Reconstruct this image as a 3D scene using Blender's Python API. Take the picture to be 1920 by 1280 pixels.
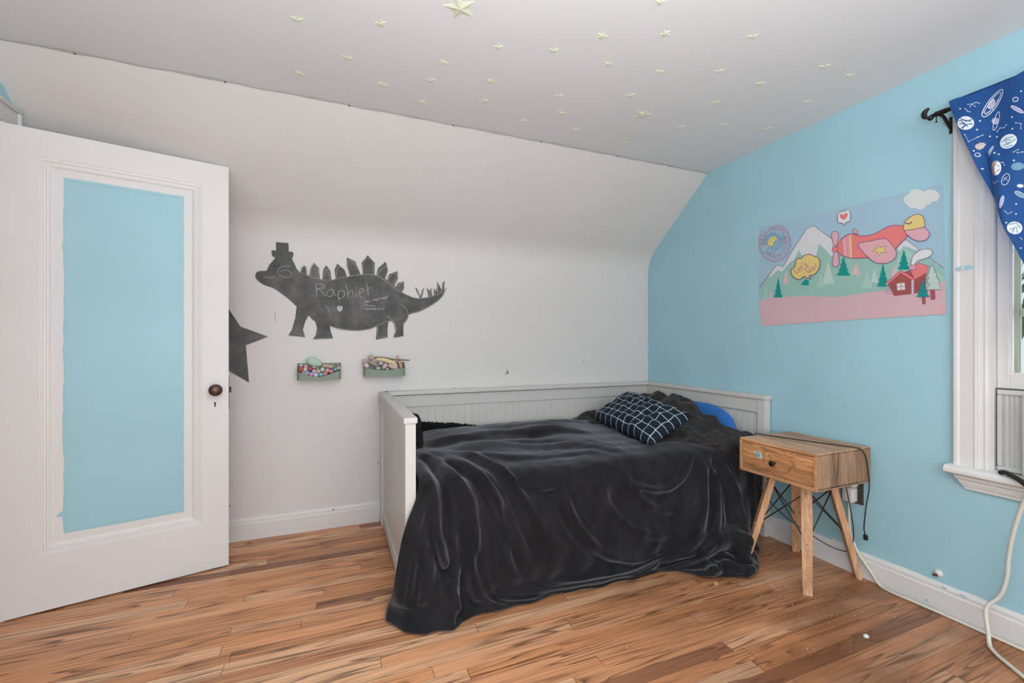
import bpy, bmesh, math, random
import numpy as np
from mathutils import Vector, Matrix, noise as mnoise
from mathutils.geometry import tessellate_polygon
random.seed(7)
for _o in list(bpy.data.objects): bpy.data.objects.remove(_o)
SC = bpy.context.scene
COL = SC.collection
# ---------------------------------------------------------------- camera
YAW = .383; EYE = 1.135; FPX = 825.57; HOR = 644.4
cam_d = bpy.data.cameras.new('camera'); cam = bpy.data.objects.new('camera', cam_d); COL.objects.link(cam)
cam.location = (0, 0, EYE); cam.rotation_euler = (math.pi/2, 0, -YAW)
cam_d.sensor_width = 36; cam_d.lens = FPX*36/1920; cam_d.shift_y = (HOR-640)/1920; cam_d.clip_start = .02
SC.camera = cam
# ---------------------------------------------------------------- world, lights, exposure
SC.view_settings.view_transform = 'Standard'; SC.view_settings.look = 'None'
SC.view_settings.gamma = 1; SC.view_settings.use_curve_mapping = False
SC.view_settings.exposure = 0.30
W = bpy.data.worlds.new('overcast'); SC.world = W; W.use_nodes = True
W.node_tree.nodes['Background'].inputs[0].default_value = (.86, .92, 1.0, 1)
W.node_tree.nodes['Background'].inputs[1].default_value = 1.0
def area(name, loc, rot, sx, sy, power, col):
    l = bpy.data.lights.new(name, 'AREA'); l.shape = 'RECTANGLE'; l.size = sx; l.size_y = sy; l.energy = power; l.color = col
    o = bpy.data.objects.new(name, l); COL.objects.link(o); o.location = loc; o.rotation_euler = rot; return o
# daylight through the window in the blue wall, and an added fill light at the windowless rear wall
area('daylight_window', (2.62, .5, 1.5), (0, math.radians(90), 0), 1.2, .8, 13, (.93, .98, 1))
area('rear_fill_light', (.45, -1.32, 1.5), (math.radians(90), 0, 0), 2.2, 1.5, 25, (.92, .975, 1))
# added unseen fill: an up-light standing in for bounced flash, a globe below it
area('bounce_fill_light', (.25, -.15, 1.40), (math.radians(180), 0, 0), .34, .34, 38, (.93, .975, 1))
fill_l = bpy.data.lights.new('globe_fill_light', 'POINT'); fill_l.energy = 23; fill_l.shadow_soft_size = .15; fill_l.color = (.92, .97, 1)
fill_o = bpy.data.objects.new('globe_fill_light', fill_l); COL.objects.link(fill_o); fill_o.location = (.25, -.15, .9)

# ---------------------------------------------------------------- room sizes (metres; x along the white wall, y towards it)
XW, XE, YB, YR = -1.27, 2.398, 2.95, -1.4
ZK, YS, ZC = 1.819, 2.321, 2.3196
BLUEX = XE
# ---------------------------------------------------------------- helpers
def ray(px, py, plane, val):
    """the point of a wall plane that stands at photograph pixel (px, py)"""
    u = (px-960)/FPX; v = (HOR-py)/FPX
    d = Vector((math.sin(YAW)+u*math.cos(YAW), math.cos(YAW)-u*math.sin(YAW), v)); o = Vector((0, 0, EYE))
    i = 'xyz'.index(plane); return o+d*((val-o[i])/d[i])
def link(name, me, m=None, parent=None, loc=None):
    o = bpy.data.objects.new(name, me); COL.objects.link(o)
    for k in (m if isinstance(m, (list, tuple)) else [m]):
        if k: me.materials.append(k)
    if parent: o.parent = parent
    if loc: o.location = loc
    return o
def obj(name, bm, m=None, parent=None, smooth=False, loc=None, ang=None):
    bmesh.ops.recalc_face_normals(bm, faces=bm.faces)
    me = bpy.data.meshes.new(name); bm.to_mesh(me); bm.free()
    if smooth:
        for p in me.polygons: p.use_smooth = True
        if ang: me.set_sharp_from_angle(angle=math.radians(ang))
    return link(name, me, m, parent, loc)
def thing(name, label, cat, loc=(0, 0, 0), rz=0, group=None):
    o = bpy.data.objects.new(name, None); COL.objects.link(o); o.location = loc; o.rotation_euler = (0, 0, rz)
    o.empty_display_size = .05
    return tag(o, label, cat, group)
def tag(o, label, cat, group=None):
    o['label'] = label; o['category'] = cat
    if group: o['group'] = group
    return o
def struct(o): o['kind'] = 'structure'; return o
def box(bm, x0, x1, y0, y1, z0, z1, bev=0, seg=2, mat=0):
    vs = [bm.verts.new((x, y, z)) for x in (x0, x1) for y in (y0, y1) for z in (z0, z1)]
    fs = [bm.faces.new([vs[i] for i in q]) for q in ((0,1,3,2),(4,6,7,5),(0,4,5,1),(2,3,7,6),(0,2,6,4),(1,5,7,3))]
    for f in fs: f.material_index = mat
    if bev:
        es = list({e for f in fs for e in f.edges})
        bmesh.ops.bevel(bm, geom=es, offset=bev, segments=seg, profile=.5, affect='EDGES')
    return fs
def newbox(*a, **k):
    bm = bmesh.new(); box(bm, *a, **k); return bm
def prism(bm, poly, axis, a, b, mat=0):
    """extrude a 2-D outline along an axis; the other two axes keep their order"""
    def P(p, t):
        return {'x': (t, p[0], p[1]), 'y': (p[0], t, p[1]), 'z': (p[0], p[1], t)}[axis]
    A = [bm.verts.new(P(p, a)) for p in poly]; B = [bm.verts.new(P(p, b)) for p in poly]
    n = len(poly)
    for i in range(n):
        f = bm.faces.new((A[i], A[(i+1) % n], B[(i+1) % n], B[i])); f.material_index = mat
    tri = tessellate_polygon([[Vector((p[0], p[1], 0)) for p in poly]])
    for t in tri:
        for S in (A, B):
            try: bm.faces.new([S[i] for i in t]).material_index = mat
            except ValueError: pass
def catmull(pts, n=8, closed=False):
    P = [Vector(p) for p in pts]; out = []
    m = len(P)
    for i in range(m if closed else m-1):
        g = (lambda k: P[k % m]) if closed else (lambda k: P[max(0, min(m-1, k))])
        a, b, c, d = g(i-1), g(i), g(i+1), g(i+2)
        for j in range(n):
            t = j/n
            out.append(.5*((2*b)+(c-a)*t+(2*a-5*b+4*c-d)*t*t+(3*b-a-3*c+d)*t**3))
    if not closed: out.append(P[-1])
    return out
def tube(bm, pts, r, seg=8, caps=True, mat=0):
    P = [Vector(p) for p in pts]; rings = []; up = None
    for i, p in enumerate(P):
        t = (P[min(i+1, len(P)-1)]-P[max(i-1, 0)]).normalized()
        if up is None: up = t.orthogonal().normalized()
        up = (up-t*up.dot(t))
        up = up.normalized() if up.length > 1e-6 else t.orthogonal().normalized()
        s = t.cross(up); rr = r[i] if isinstance(r, (list, tuple)) else r
        rings.append([bm.verts.new(p+(up*math.cos(2*math.pi*k/seg)+s*math.sin(2*math.pi*k/seg))*rr) for k in range(seg)])
    for a, b in zip(rings, rings[1:]):
        for k in range(seg):
            bm.faces.new((a[k], a[(k+1) % seg], b[(k+1) % seg], b[k])).material_index = mat
    if caps:
        bm.faces.new(rings[0]).material_index = mat; bm.faces.new(rings[-1]).material_index = mat
def lathe(bm, prof, M=Matrix(), seg=24, mat=0):
    """prof: (radius, height) pairs turned about local z, placed by M"""
    rings = []
    for r, h in prof:
        if r < 1e-6: rings.append([bm.verts.new(M @ Vector((0, 0, h)))])
        else: rings.append([bm.verts.new(M @ Vector((r*math.cos(2*math.pi*k/seg), r*math.sin(2*math.pi*k/seg), h))) for k in range(seg)])
    for a, b in zip(rings, rings[1:]):
        for k in range(seg):
            q = [a[k % len(a)], a[(k+1) % len(a)], b[(k+1) % len(b)], b[k % len(b)]]
            q = list(dict.fromkeys(q))
            if len(q) > 2: bm.faces.new(q).material_index = mat
    for R, flip in ((rings[0], 1), (rings[-1], 0)):
        if len(R) > 2: bm.faces.new(R).material_index = mat
def sheet(bm, poly, fn, mat=0, th=0):
    """a filled 2-D outline whose points fn maps to the place; th gives it thickness away from the wall"""
    tri = tessellate_polygon([[Vector((p[0], p[1], 0)) for p in poly]])
    vs = [bm.verts.new(fn(p[0], p[1])) for p in poly]
    for t in tri:
        try: bm.faces.new([vs[i] for i in t]).material_index = mat
        except ValueError: pass
def ribbon(bm, pts, w, fn, mat=0, closed=False, jit=0):
    P = [Vector((p[0], p[1])) for p in pts]; n = len(P); L = []; Rr = []
    for i in range(n):
        a = P[(i-1) % n] if closed or i else P[0]; b = P[(i+1) % n] if closed or i < n-1 else P[-1]
        t = b-a
        t = t.normalized() if t.length > 1e-9 else Vector((1, 0)); nn = Vector((-t.y, t.x))
        ww = w*(1+random.uniform(-jit, jit))/2
        l = P[i]+nn*ww; r = P[i]-nn*ww
        L.append(bm.verts.new(fn(l.x, l.y))); Rr.append(bm.verts.new(fn(r.x, r.y)))
    for i in range(n if closed else n-1):
        j = (i+1) % n
        bm.faces.new((L[i], L[j], Rr[j], Rr[i])).material_index = mat
def ell(cx, cy, rx, ry, rot=0, n=28, a0=0, a1=360):
    c, s = math.cos(math.radians(rot)), math.sin(math.radians(rot)); o = []
    full = abs(a1-a0) >= 360
    for k in range(n if full else n+1):
        t = math.radians(a0+(a1-a0)*k/n); x, y = rx*math.cos(t), ry*math.sin(t)
        o.append((cx+x*c-y*s, cy+x*s+y*c))
    return o
def cm2(pts, n=6, closed=False):
    return [(p.x, p.y) for p in catmull([(a[0], a[1], 0) for a in pts], n, closed)]
def grid(bm, P, mat=0, uv=None):
    """P[i][j]: a net of points; uv(i,j) optional"""
    vs = [[bm.verts.new(p) for p in row] for row in P]
    ul = bm.loops.layers.uv.verify() if uv else None
    for i in range(len(vs)-1):
        for j in range(len(vs[0])-1):
            f = bm.faces.new((vs[i][j], vs[i+1][j], vs[i+1][j+1], vs[i][j+1])); f.material_index = mat
            if uv:
                for lp, (a, b) in zip(f.loops, ((i, j), (i+1, j), (i+1, j+1), (i, j+1))): lp[ul].uv = uv(a, b)
    return vs
# ---------------------------------------------------------------- materials
class NT:
    def __init__(s, name):
        s.m = bpy.data.materials.new(name); s.m.use_nodes = True; s.t = s.m.node_tree
        s.b = s.t.nodes['Principled BSDF']
    def n(s, ty, **kw):
        x = s.t.nodes.new(ty)
        for k, v in kw.items(): setattr(x, k, v)
        return x
    def l(s, a, b): s.t.links.new(a, b)
    def put(s, sock, v):
        if hasattr(v, 'is_output'): s.l(v, sock)
        elif isinstance(v, (tuple, list)): sock.default_value = tuple(v)+((1,) if len(sock.default_value) == 4 and len(v) == 3 else ())
        else: sock.default_value = v
    def math(s, op, a, b=0, c=None):
        x = s.n('ShaderNodeMath', operation=op); s.put(x.inputs[0], a); s.put(x.inputs[1], b)
        if c is not None: s.put(x.inputs[2], c)
        return x.outputs[0]
    def obj(s): return s.n('ShaderNodeTexCoord').outputs['Object']
    def sep(s, v):
        x = s.n('ShaderNodeSeparateXYZ'); s.l(v, x.inputs[0]); return x.outputs
    def comb(s, a, b, c):
        x = s.n('ShaderNodeCombineXYZ'); s.put(x.inputs[0], a); s.put(x.inputs[1], b); s.put(x.inputs[2], c); return x.outputs[0]
    def mapv(s, v, sc, loc=(0, 0, 0)):
        x = s.n('ShaderNodeMapping'); s.l(v, x.inputs['Vector']); x.inputs['Scale'].default_value = sc; x.inputs['Location'].default_value = loc; return x.outputs[0]
    def noise(s, v, sc, det=3, rough=.5, dist=0):
        x = s.n('ShaderNodeTexNoise'); s.l(v, x.inputs['Vector']); x.inputs['Scale'].default_value = sc; x.inputs['Detail'].default_value = det
        x.inputs['Roughness'].default_value = rough; x.inputs['Distortion'].default_value = dist; return x.outputs['Fac']
    def ramp(s, f, stops, interp='LINEAR'):
        x = s.n('ShaderNodeValToRGB'); s.l(f, x.inputs[0]); e = x.color_ramp.elements; x.color_ramp.interpolation = interp
        while len(e) < len(stops): e.new(.5)
        for k, (p, c) in zip(e, stops): k.position = p; k.color = (c if len(c) == 4 else tuple(c)+(1,)) if isinstance(c, (tuple, list)) else (c, c, c, 1)
        return x.outputs[0]
    def mix(s, f, a, b, mode='MIX'):
        x = s.n('ShaderNodeMix', data_type='RGBA', blend_type=mode); s.put(x.inputs[0], f); s.put(x.inputs[6], a); s.put(x.inputs[7], b); return x.outputs[2]
    def bump(s, h, st, dist=.002):
        x = s.n('ShaderNodeBump'); s.l(h, x.inputs['Height']); x.inputs['Strength'].default_value = st; x.inputs['Distance'].default_value = dist
        s.l(x.outputs[0], s.b.inputs['Normal'])
    def set(s, **k):
        for a, v in k.items(): s.put(s.b.inputs[a.replace('_', ' ')], v)
        return s.m
def paint(name, c, rough=.5, vary=.05, sc=3, bsc=60, bst=.12, spec=.4):
    t = NT(name); o = t.obj()
    n = t.noise(o, sc, 4)
    col = t.ramp(n, [(.3, tuple(x*(1-vary) for x in c)), (.7, tuple(min(1, x*(1+vary)) for x in c))])
    t.bump(t.noise(o, bsc, 3), bst)
    t.set(Roughness=rough); t.l(col, t.b.inputs['Base Color']); t.b.inputs['Specular IOR Level'].default_value = spec
    return t.m
def plain(name, c, rough=.5, metal=0, spec=.5):
    t = NT(name); t.set(Roughness=rough, Metallic=metal, Base_Color=c); t.b.inputs['Specular IOR Level'].default_value = spec
    n = t.noise(t.obj(), 180, 2); t.bump(n, .05, .001)
    return t.m
M = {}
M['wall'] = paint('white_wall_paint', (.755, .712, .69), .55, .02, 1.5, 90, .1)
M['ceil'] = paint('white_ceiling_paint', (.83, .83, .84), .6, .012, 1.2, 70, .1)
M['blue'] = paint('blue_wall_paint', (.385, .63, .715), .45, .04, 2.2, 70, .16)
M['trim'] = paint('white_trim_paint', (.77, .74, .72), .35, .02, 4, 40, .06)
M['door'] = paint('white_door_paint', (.80, .765, .745), .4, .015, 3, 50, .05)
M['bed'] = paint('white_bed_lacquer', (.67, .63, .60), .4, .02, 3, 90, .03)
def floor_mat():
    t = NT('oak_strip_floor'); P = t.n('ShaderNodeNewGeometry').outputs['Position']; x, y, z = t.sep(P)
    rf = t.math('DIVIDE', y, .0572); row = t.math('FLOOR', rf)
    w1 = t.n('ShaderNodeTexWhiteNoise', noise_dimensions='1D'); t.l(row, w1.inputs['W'])
    xs = t.math('ADD', t.math('DIVIDE', x, 1.45), t.math('MULTIPLY', w1.outputs['Value'], 9.7)); colm = t.math('FLOOR', xs)
    w2 = t.n('ShaderNodeTexWhiteNoise', noise_dimensions='2D'); t.l(t.comb(row, colm, 0), w2.inputs['Vector'])
    rnd = w2.outputs['Value']; r2 = t.sep(w2.outputs['Color'])
    # cathedral grain: contour lines of a stretched noise, shifted from board to board
    gx = t.math('ADD', t.math('MULTIPLY', x, .85), t.math('MULTIPLY', r2[0], 40))
    gy = t.math('ADD', t.math('MULTIPLY', y, 15), t.math('MULTIPLY', r2[1], 60))
    gv = t.comb(gx, gy, t.math('MULTIPLY', r2[2], 30))
    n1 = t.noise(gv, 1.0, 2.2, .5, .25)
    rings = t.math('FRACT', t.math('MULTIPLY', n1, 9))
    line = t.ramp(rings, [(0, 0.0), (.10, 1.0), (.30, .35), (.75, 0.0), (1, 0.0)])
    mask = t.ramp(t.noise(t.comb(t.math('MULTIPLY', x, 1.2), t.math('MULTIPLY', y, 9), rnd), 1.3, 2), [(.33, 0.0), (.52, 1.0)])
    fib = t.noise(t.comb(t.math('MULTIPLY', x, 5), t.math('MULTIPLY', y, 150), rnd), 1, 3, .6)
    cfl = t.ramp(rnd, [(0, (0.310, 0.132, 0.075)), (.07, (0.552, 0.248, 0.127)), (.35, (0.793, 0.336, 0.149)), (.7, (0.885, 0.413, 0.209)), (1, (0.900, 0.528, 0.314))])
    c = t.mix(t.math('MULTIPLY', t.ramp(fib, [(.35, 1.0), (.62, 0.0)]), .32), cfl, (.30, .11, .045))
    c = t.mix(t.math('MULTIPLY', t.math('MULTIPLY', line, mask), .86), c, (.075, .030, .016))
    # dirt and wear near the blue wall, plus fading floor glare painted in
    wear_and_glare = t.math('MULTIPLY', t.ramp(t.math('DIVIDE', x, 2.4), [(.12, 0.0), (.72, 1.0)]), t.ramp(t.noise(t.mapv(P, (1.6, 3.4, 1)), 1.3, 4), [(.36, .30), (.62, 1.0)]))
    c = t.mix(t.math('MULTIPLY', wear_and_glare, .78), c, (.175, .068, .026))
    fy = t.math('FRACT', rf); gap = t.math('LESS_THAN', t.math('MINIMUM', fy, t.math('SUBTRACT', 1, fy)), .014)
    fx = t.math('FRACT', xs); gap2 = t.math('LESS_THAN', fx, .0022)
    g = t.math('MAXIMUM', gap, gap2)
    c = t.mix(t.math('MULTIPLY', g, .55), c, (.04, .02, .012))
    t.l(c, t.b.inputs['Base Color'])
    t.l(t.ramp(t.noise(P, 5, 4), [(.3, .30), (.7, .46)]), t.b.inputs['Roughness']); t.b.inputs['Specular IOR Level'].default_value = .38
    h = t.math('SUBTRACT', t.math('MULTIPLY', fib, .25), g); t.bump(h, .25, .0008)
    return t.m
M['floor'] = floor_mat()
def wood(name, axis, stops, dark, bands=7, fig=0, rough=.5):
    """axis: direction of the grain; bands: boards' tone changes across it; fig: strength of curved figure"""
    t = NT(name); o = t.obj(); x = t.sep(o)
    k = 'xyz'.index(axis); sc = [bands, bands, bands]; sc[k] = 1.2
    n = t.noise(t.mapv(o, sc), 1.6, 3, .55, .4)
    c = t.ramp(n, stops)
    s2 = [90, 90, 90]; s2[k] = 5
    fib = t.noise(t.mapv(o, s2), 1, 3, .6)
    c = t.mix(t.math('MULTIPLY', t.ramp(fib, [(.35, 1.0), (.6, 0.0)]), .45), c, dark)
    if fig:
        s3 = [9, 9, 9]; s3[k] = 3.2
        r = t.math('FRACT', t.math('MULTIPLY', t.noise(t.mapv(o, s3, (3.3, 1.7, .4)), 1.2, 2, .5, .3), 9))
        c = t.mix(t.math('MULTIPLY', t.ramp(r, [(0, 0.0), (.15, 1.0), (.5, .2), (1, 0.0)]), fig), c, dark)
    t.l(c, t.b.inputs['Base Color']); t.set(Roughness=rough); t.bump(fib, .12, .0008); t.b.inputs['Specular IOR Level'].default_value = .3
    return t.m
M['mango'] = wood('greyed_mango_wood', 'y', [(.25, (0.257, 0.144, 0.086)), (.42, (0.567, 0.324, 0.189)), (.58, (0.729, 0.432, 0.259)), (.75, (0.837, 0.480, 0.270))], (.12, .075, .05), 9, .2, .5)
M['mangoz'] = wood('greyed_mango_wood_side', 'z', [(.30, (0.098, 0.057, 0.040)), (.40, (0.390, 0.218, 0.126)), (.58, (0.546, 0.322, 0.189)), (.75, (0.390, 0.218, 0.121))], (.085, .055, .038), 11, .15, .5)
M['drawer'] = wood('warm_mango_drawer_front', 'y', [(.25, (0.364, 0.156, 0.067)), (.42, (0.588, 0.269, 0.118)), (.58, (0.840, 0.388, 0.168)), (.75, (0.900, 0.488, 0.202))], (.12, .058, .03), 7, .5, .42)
M['mangoedge'] = wood('orange_mango_edge', 'y', [(.3, (0.600, 0.276, 0.121)), (.7, (0.825, 0.414, 0.198))], (.22, .10, .05), 12, 0, .5)
M['leg'] = wood('mango_leg_wood', 'z', [(.3, (0.575, 0.293, 0.151)), (.55, (0.800, 0.443, 0.248)), (.75, (0.900, 0.552, 0.335))], (.24, .125, .065), 14, .15, .5)
def cloth(name, c, rough=.9, sheen=.5, tint=(1, 1, 1), bsc=900, bst=.15, vary=.2, srough=.4):
    t = NT(name); o = t.obj(); n = t.noise(o, 7, 4)
    t.l(t.ramp(n, [(.3, tuple(x*(1-vary) for x in c)), (.7, tuple(x*(1+vary) for x in c))]), t.b.inputs['Base Color'])
    t.set(Roughness=rough); t.b.inputs['Sheen Weight'].default_value = sheen; t.b.inputs['Sheen Roughness'].default_value = srough
    t.b.inputs['Sheen Tint'].default_value = tuple(tint)+(1,); t.b.inputs['Specular IOR Level'].default_value = .15
    t.bump(t.noise(o, bsc, 2), bst, .001)
    return t.m
def velvet_mat():
    t = NT('charcoal_velvet'); o = t.obj()
    nap = t.noise(t.mapv(o, (9, 9, 3.2)), 1.6, 4, .6, .6)
    c = t.ramp(nap, [(.30, (.0090, .0080, .0094)), (.5, (.0130, .0117, .0134)), (.70, (.0205, .0186, .0210))])
    v = t.n('ShaderNodeTexVoronoi'); t.l(o, v.inputs['Vector']); v.inputs['Scale'].default_value = 42
    lint = t.math('MULTIPLY', t.math('LESS_THAN', v.outputs['Distance'], .055), t.math('GREATER_THAN', t.sep(v.outputs['Color'])[0], .80))
    c = t.mix(lint, c, (.30, .29, .28)); t.l(c, t.b.inputs['Base Color'])
    t.set(Roughness=.72); t.b.inputs['Sheen Weight'].default_value = .34; t.b.inputs['Sheen Roughness'].default_value = .46; t.b.inputs['Sheen Tint'].default_value = (.88, .86, .95, 1)
    t.b.inputs['Specular IOR Level'].default_value = .12; t.bump(t.noise(o, 420, 3), .25, .0012); return t.m
M['velvet'] = velvet_mat()
M['satin'] = cloth('black_brown_cotton', (.034, .0285, .0285), .55, .10, (.9, .85, .85), 500, .12, .2)
M['fleece'] = cloth('black_fleece', (.008, .008, .009), .95, .1, (1, 1, 1), 300, .6)
M['bluepil'] = cloth('bright_blue_cotton', (.035, .16, .48), .8, .2, (.7, .8, 1), 600, .15, .1)
M['curtain'] = cloth('royal_blue_polyester', (.018, .078, .26), .6, .25, (.6, .75, 1), 700, .08, .08)
M['pwhite'] = plain('white_print', (.74, .78, .85), .7); M['plilac'] = plain('lilac_print', (.42, .40, .62), .7)
M['pbrown'] = plain('russet_print', (.40, .19, .12), .7); M['pteal'] = plain('teal_print', (.16, .32, .44), .7)
def check_mat():
    t = NT('navy_grid_cotton'); u = t.n('ShaderNodeUVMap').outputs[0]
    wob = t.noise(t.obj(), 14, 2)
    x, y, _ = t.sep(u)
    def ln(a, k):
        fr = t.math('FRACT', t.math('ADD', t.math('MULTIPLY', a, k), t.math('MULTIPLY', wob, .25)))
        return t.math('LESS_THAN', fr, .062)
    g = t.math('MAXIMUM', ln(x, 10.5), ln(y, 6.6))
    c = t.mix(g, (.010, .018, .030), (.58, .66, .70)); t.l(c, t.b.inputs['Base Color']); t.set(Roughness=.85)
    t.b.inputs['Specular IOR Level'].default_value = .2
    t.bump(t.noise(t.obj(), 500, 2), .15, .001); return t.m
M['check'] = check_mat()
def chalkboard():
    t = NT('chalkboard_paint'); o = t.obj()
    sm = t.noise(t.mapv(o, (9, 9, 9)), 1, 5, .6)
    c = t.ramp(sm, [(.3, (.080, .078, .080)), (.5, (.125, .121, .119)), (.72, (.20, .193, .188))])
    t.l(c, t.b.inputs['Base Color']); t.set(Roughness=.85); t.bump(t.noise(o, 220, 3), .25, .0008); return t.m
M['chalkboard'] = chalkboard()
def chalk_mat(name, c, lo=.40, hi=.56):
    t = NT(name); n = t.noise(t.obj(), 320, 3, .7); t.l(t.ramp(n, [(lo, (.13, .128, .125)), (hi, c)]), t.b.inputs['Base Color']); t.set(Roughness=.95); return t.m
M['chalkline'] = chalk_mat('white_chalk_line', (.60, .62, .52), .36, .58)
M['chalkwhite'] = paint('bright_chalk', (.72, .69, .76), .95, .2, 90, 300, .3, .1)
M['sage'] = plain('sage_green_enamel', (.215, .265, .20), .45)
M['bronze'] = plain('worn_bronze', (.13, .075, .055), .38, .75); M['darkbronze'] = plain('dark_bronze', (.035, .028, .024), .35, .7)
M['black'] = plain('black_plastic', (.015, .015, .017), .5); M['whiteplastic'] = plain('white_plastic', (.74, .73, .70), .4)
M['cream'] = plain('cream_cable', (.72, .68, .60), .45); M['brass'] = plain('brass_bolt', (.62, .47, .27), .35, .9); M['rod'] = plain('blackened_steel', (.05, .045, .042), .4, .8)
M['star'] = plain('glow_plastic', (.78, .81, .62), .5)
M['seam'] = plain('grey_seam', (.40, .39, .385), .8); M['speck'] = plain('dark_speck', (.05, .04, .035), .8)
M['acwhite'] = plain('aged_white_plastic', (.68, .67, .635), .5); M['dirt'] = plain('dark_grime', (.10, .085, .07), .8)
M['sash'] = paint('yellowed_sash_paint', (.56, .54, .44), .5, .05, 8)
def glass_mat():
    m = bpy.data.materials.new('window_glass'); m.use_nodes = True; t = m.node_tree; t.nodes.clear()
    o = t.nodes.new('ShaderNodeOutputMaterial'); mx = t.nodes.new('ShaderNodeMixShader'); tr = t.nodes.new('ShaderNodeBsdfTransparent'); g = t.nodes.new('ShaderNodeBsdfGlossy'); f = t.nodes.new('ShaderNodeFresnel')
    g.inputs['Roughness'].default_value = .02; tr.inputs['Color'].default_value = (.93, .95, .95, 1)
    t.links.new(f.outputs[0], mx.inputs[0]); t.links.new(tr.outputs[0], mx.inputs[1]); t.links.new(g.outputs[0], mx.inputs[2]); t.links.new(mx.outputs[0], o.inputs[0]); return m
M['glass'] = glass_mat()
# ================================================================ the room
def wobj(name, bm, m, parent, smooth=False, ang=None):
    """bm in world coordinates under an unrotated parent"""
    bmesh.ops.translate(bm, verts=bm.verts, vec=-parent.location)
    return obj(name, bm, m, parent, smooth, ang=ang)
struct(obj('floor', newbox(-2.4, XE+.12, YR-.12, YB+.12, -.06, 0), M['floor']))
struct(obj('ceiling', newbox(XW-.12, XE+.12, YR-.12, YS+.02, ZC, ZC+.1), M['ceil']))
# white wall: knee wall, eased bend and roof slope in one skin
sl = Vector((YS-YB, ZC-ZK)).normalized(); b0 = Vector((YB, ZK-.11)); b1 = Vector((YB, ZK)); b2 = b1+sl*.13
inner = [(YB, 0)]+[tuple(b0*(1-t)**2+b1*2*t*(1-t)+b2*t*t) for t in [k/10 for k in range(11)]]+[(YS, ZC), (YS-.005, ZC+.1), (YB+.1, ZK+.12), (YB+.1, 0)]
bm = bmesh.new(); prism(bm, inner, 'x', XW-.12, XE+.12)
wall_back = struct(obj('wall_back', bm, M['wall'], smooth=True, ang=20))
bm = bmesh.new()
WY0, WY1, WZ0, WZ1 = .10, .90, .60, 2.02
box(bm, XE, XE+.12, YR-.12, WY0, 0, ZC+.1); box(bm, XE, XE+.12, WY1, YB+.1, 0, ZC+.1)
box(bm, XE, XE+.12, WY0, WY1, 0, WZ0); box(bm, XE, XE+.12, WY0, WY1, WZ1, ZC+.1)
wall_right = struct(obj('wall_right', bm, M['blue']))
bm = bmesh.new(); DY0, DY1, DZ = 1.64, 2.44, 2.045
box(bm, XW-.12, XW, YR-.12, DY0, 0, ZC+.1); box(bm, XW-.12, XW, DY1, YB+.1, 0, ZC+.1); box(bm, XW-.12, XW, DY0, DY1, DZ, ZC+.1)
wall_left = struct(obj('wall_left', bm, M['blue']))
bm = bmesh.new(); box(bm, XW-.12, XE+.12, YR-.12, YR, 0, ZC+.1); struct(obj('wall_rear', bm, M['wall']))
bm = bmesh.new(); box(bm, -2.42, -2.36, 1.2, 2.9, 0, 2.4); box(bm, -2.4, XW-.12, 1.2, 1.26, 0, 2.4); box(bm, -2.4, XW-.12, 2.84, 2.9, 0, 2.4); box(bm, -2.4, XW-.12, 1.2, 2.9, 2.34, 2.4)
struct(obj('wall_hall', bm, M['wall']))
# baseboards
bp = [(0, 0), (.018, 0), (.018, .092), (.014, .098), (.014, .112), (.008, .124), (0, .126)]
bm = bmesh.new(); prism(bm, [(YB-a, z) for a, z in bp], 'x', XW, XE); struct(obj('baseboard_back', bm, M['trim']))
bm = bmesh.new(); prism(bm, [(XE-a, z*.93) for a, z in bp], 'y', YR, YB)
base_r = struct(obj('baseboard_right', bm, M['trim']))
# white paint slopped above the right baseboard
bm = bmesh.new()
for y0, y1, h in ((1.80, 1.52, .022), (1.50, 1.40, .03), (1.24, 1.12, .010), (1.00, .91, .012)):
    n = 22; ys = [y0+(y1-y0)*k/n for k in range(n+1)]
    top = [(y, .115+h*(.25+.75*abs(mnoise.noise(Vector((y*24, h*50, 0)))))*math.sin(math.pi*min(1, max(0.02, (k+.5)/(n+1))))**.3) for k, y in enumerate(ys)]
    sheet(bm, top+[(y1, .112), (y0, .112)], lambda a, b: (XE-.001, a, b))
obj('paint_smear', bm, M['trim'], base_r)
bm = bmesh.new()
for px, py, w, h in ((1770, 1101, 5, 2), (1737, 1125, 4, 3), (1806, 1117, 7, 2), (1776, 1093, 4, 2)):
    p = ray(px, py, 'x', XE-.0185); s = .0019
    sheet(bm, ell(p.y, p.z, w*s, h*s, 12, 10), lambda a, b: (XE-.0186, a, b))
obj('paint_spot', bm, M['blue'], base_r)
# grey seam between slope and ceiling, with nail heads
bm = bmesh.new()
pts = [(XW+(XE-XW)*k/60, YS+.002*math.sin(k*.9), ZC-.003-.0015*math.sin(k*1.7)) for k in range(61)]
tube(bm, pts, .0032, 6)
for px in (140, 422, 655, 850, 1015, 1158, 1256):
    u = (px-960)/FPX; dx = math.sin(YAW)+u*math.cos(YAW); dy = math.cos(YAW)-u*math.sin(YAW)
    lathe(bm, [(0, 0), (.0042, 0), (.0035, .003), (0, .004)], Matrix.Translation((dx/dy*YS, YS, ZC-.008)), 8, 1)
struct(obj('trim_2', bm, [M['seam'], M['speck']]))
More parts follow.
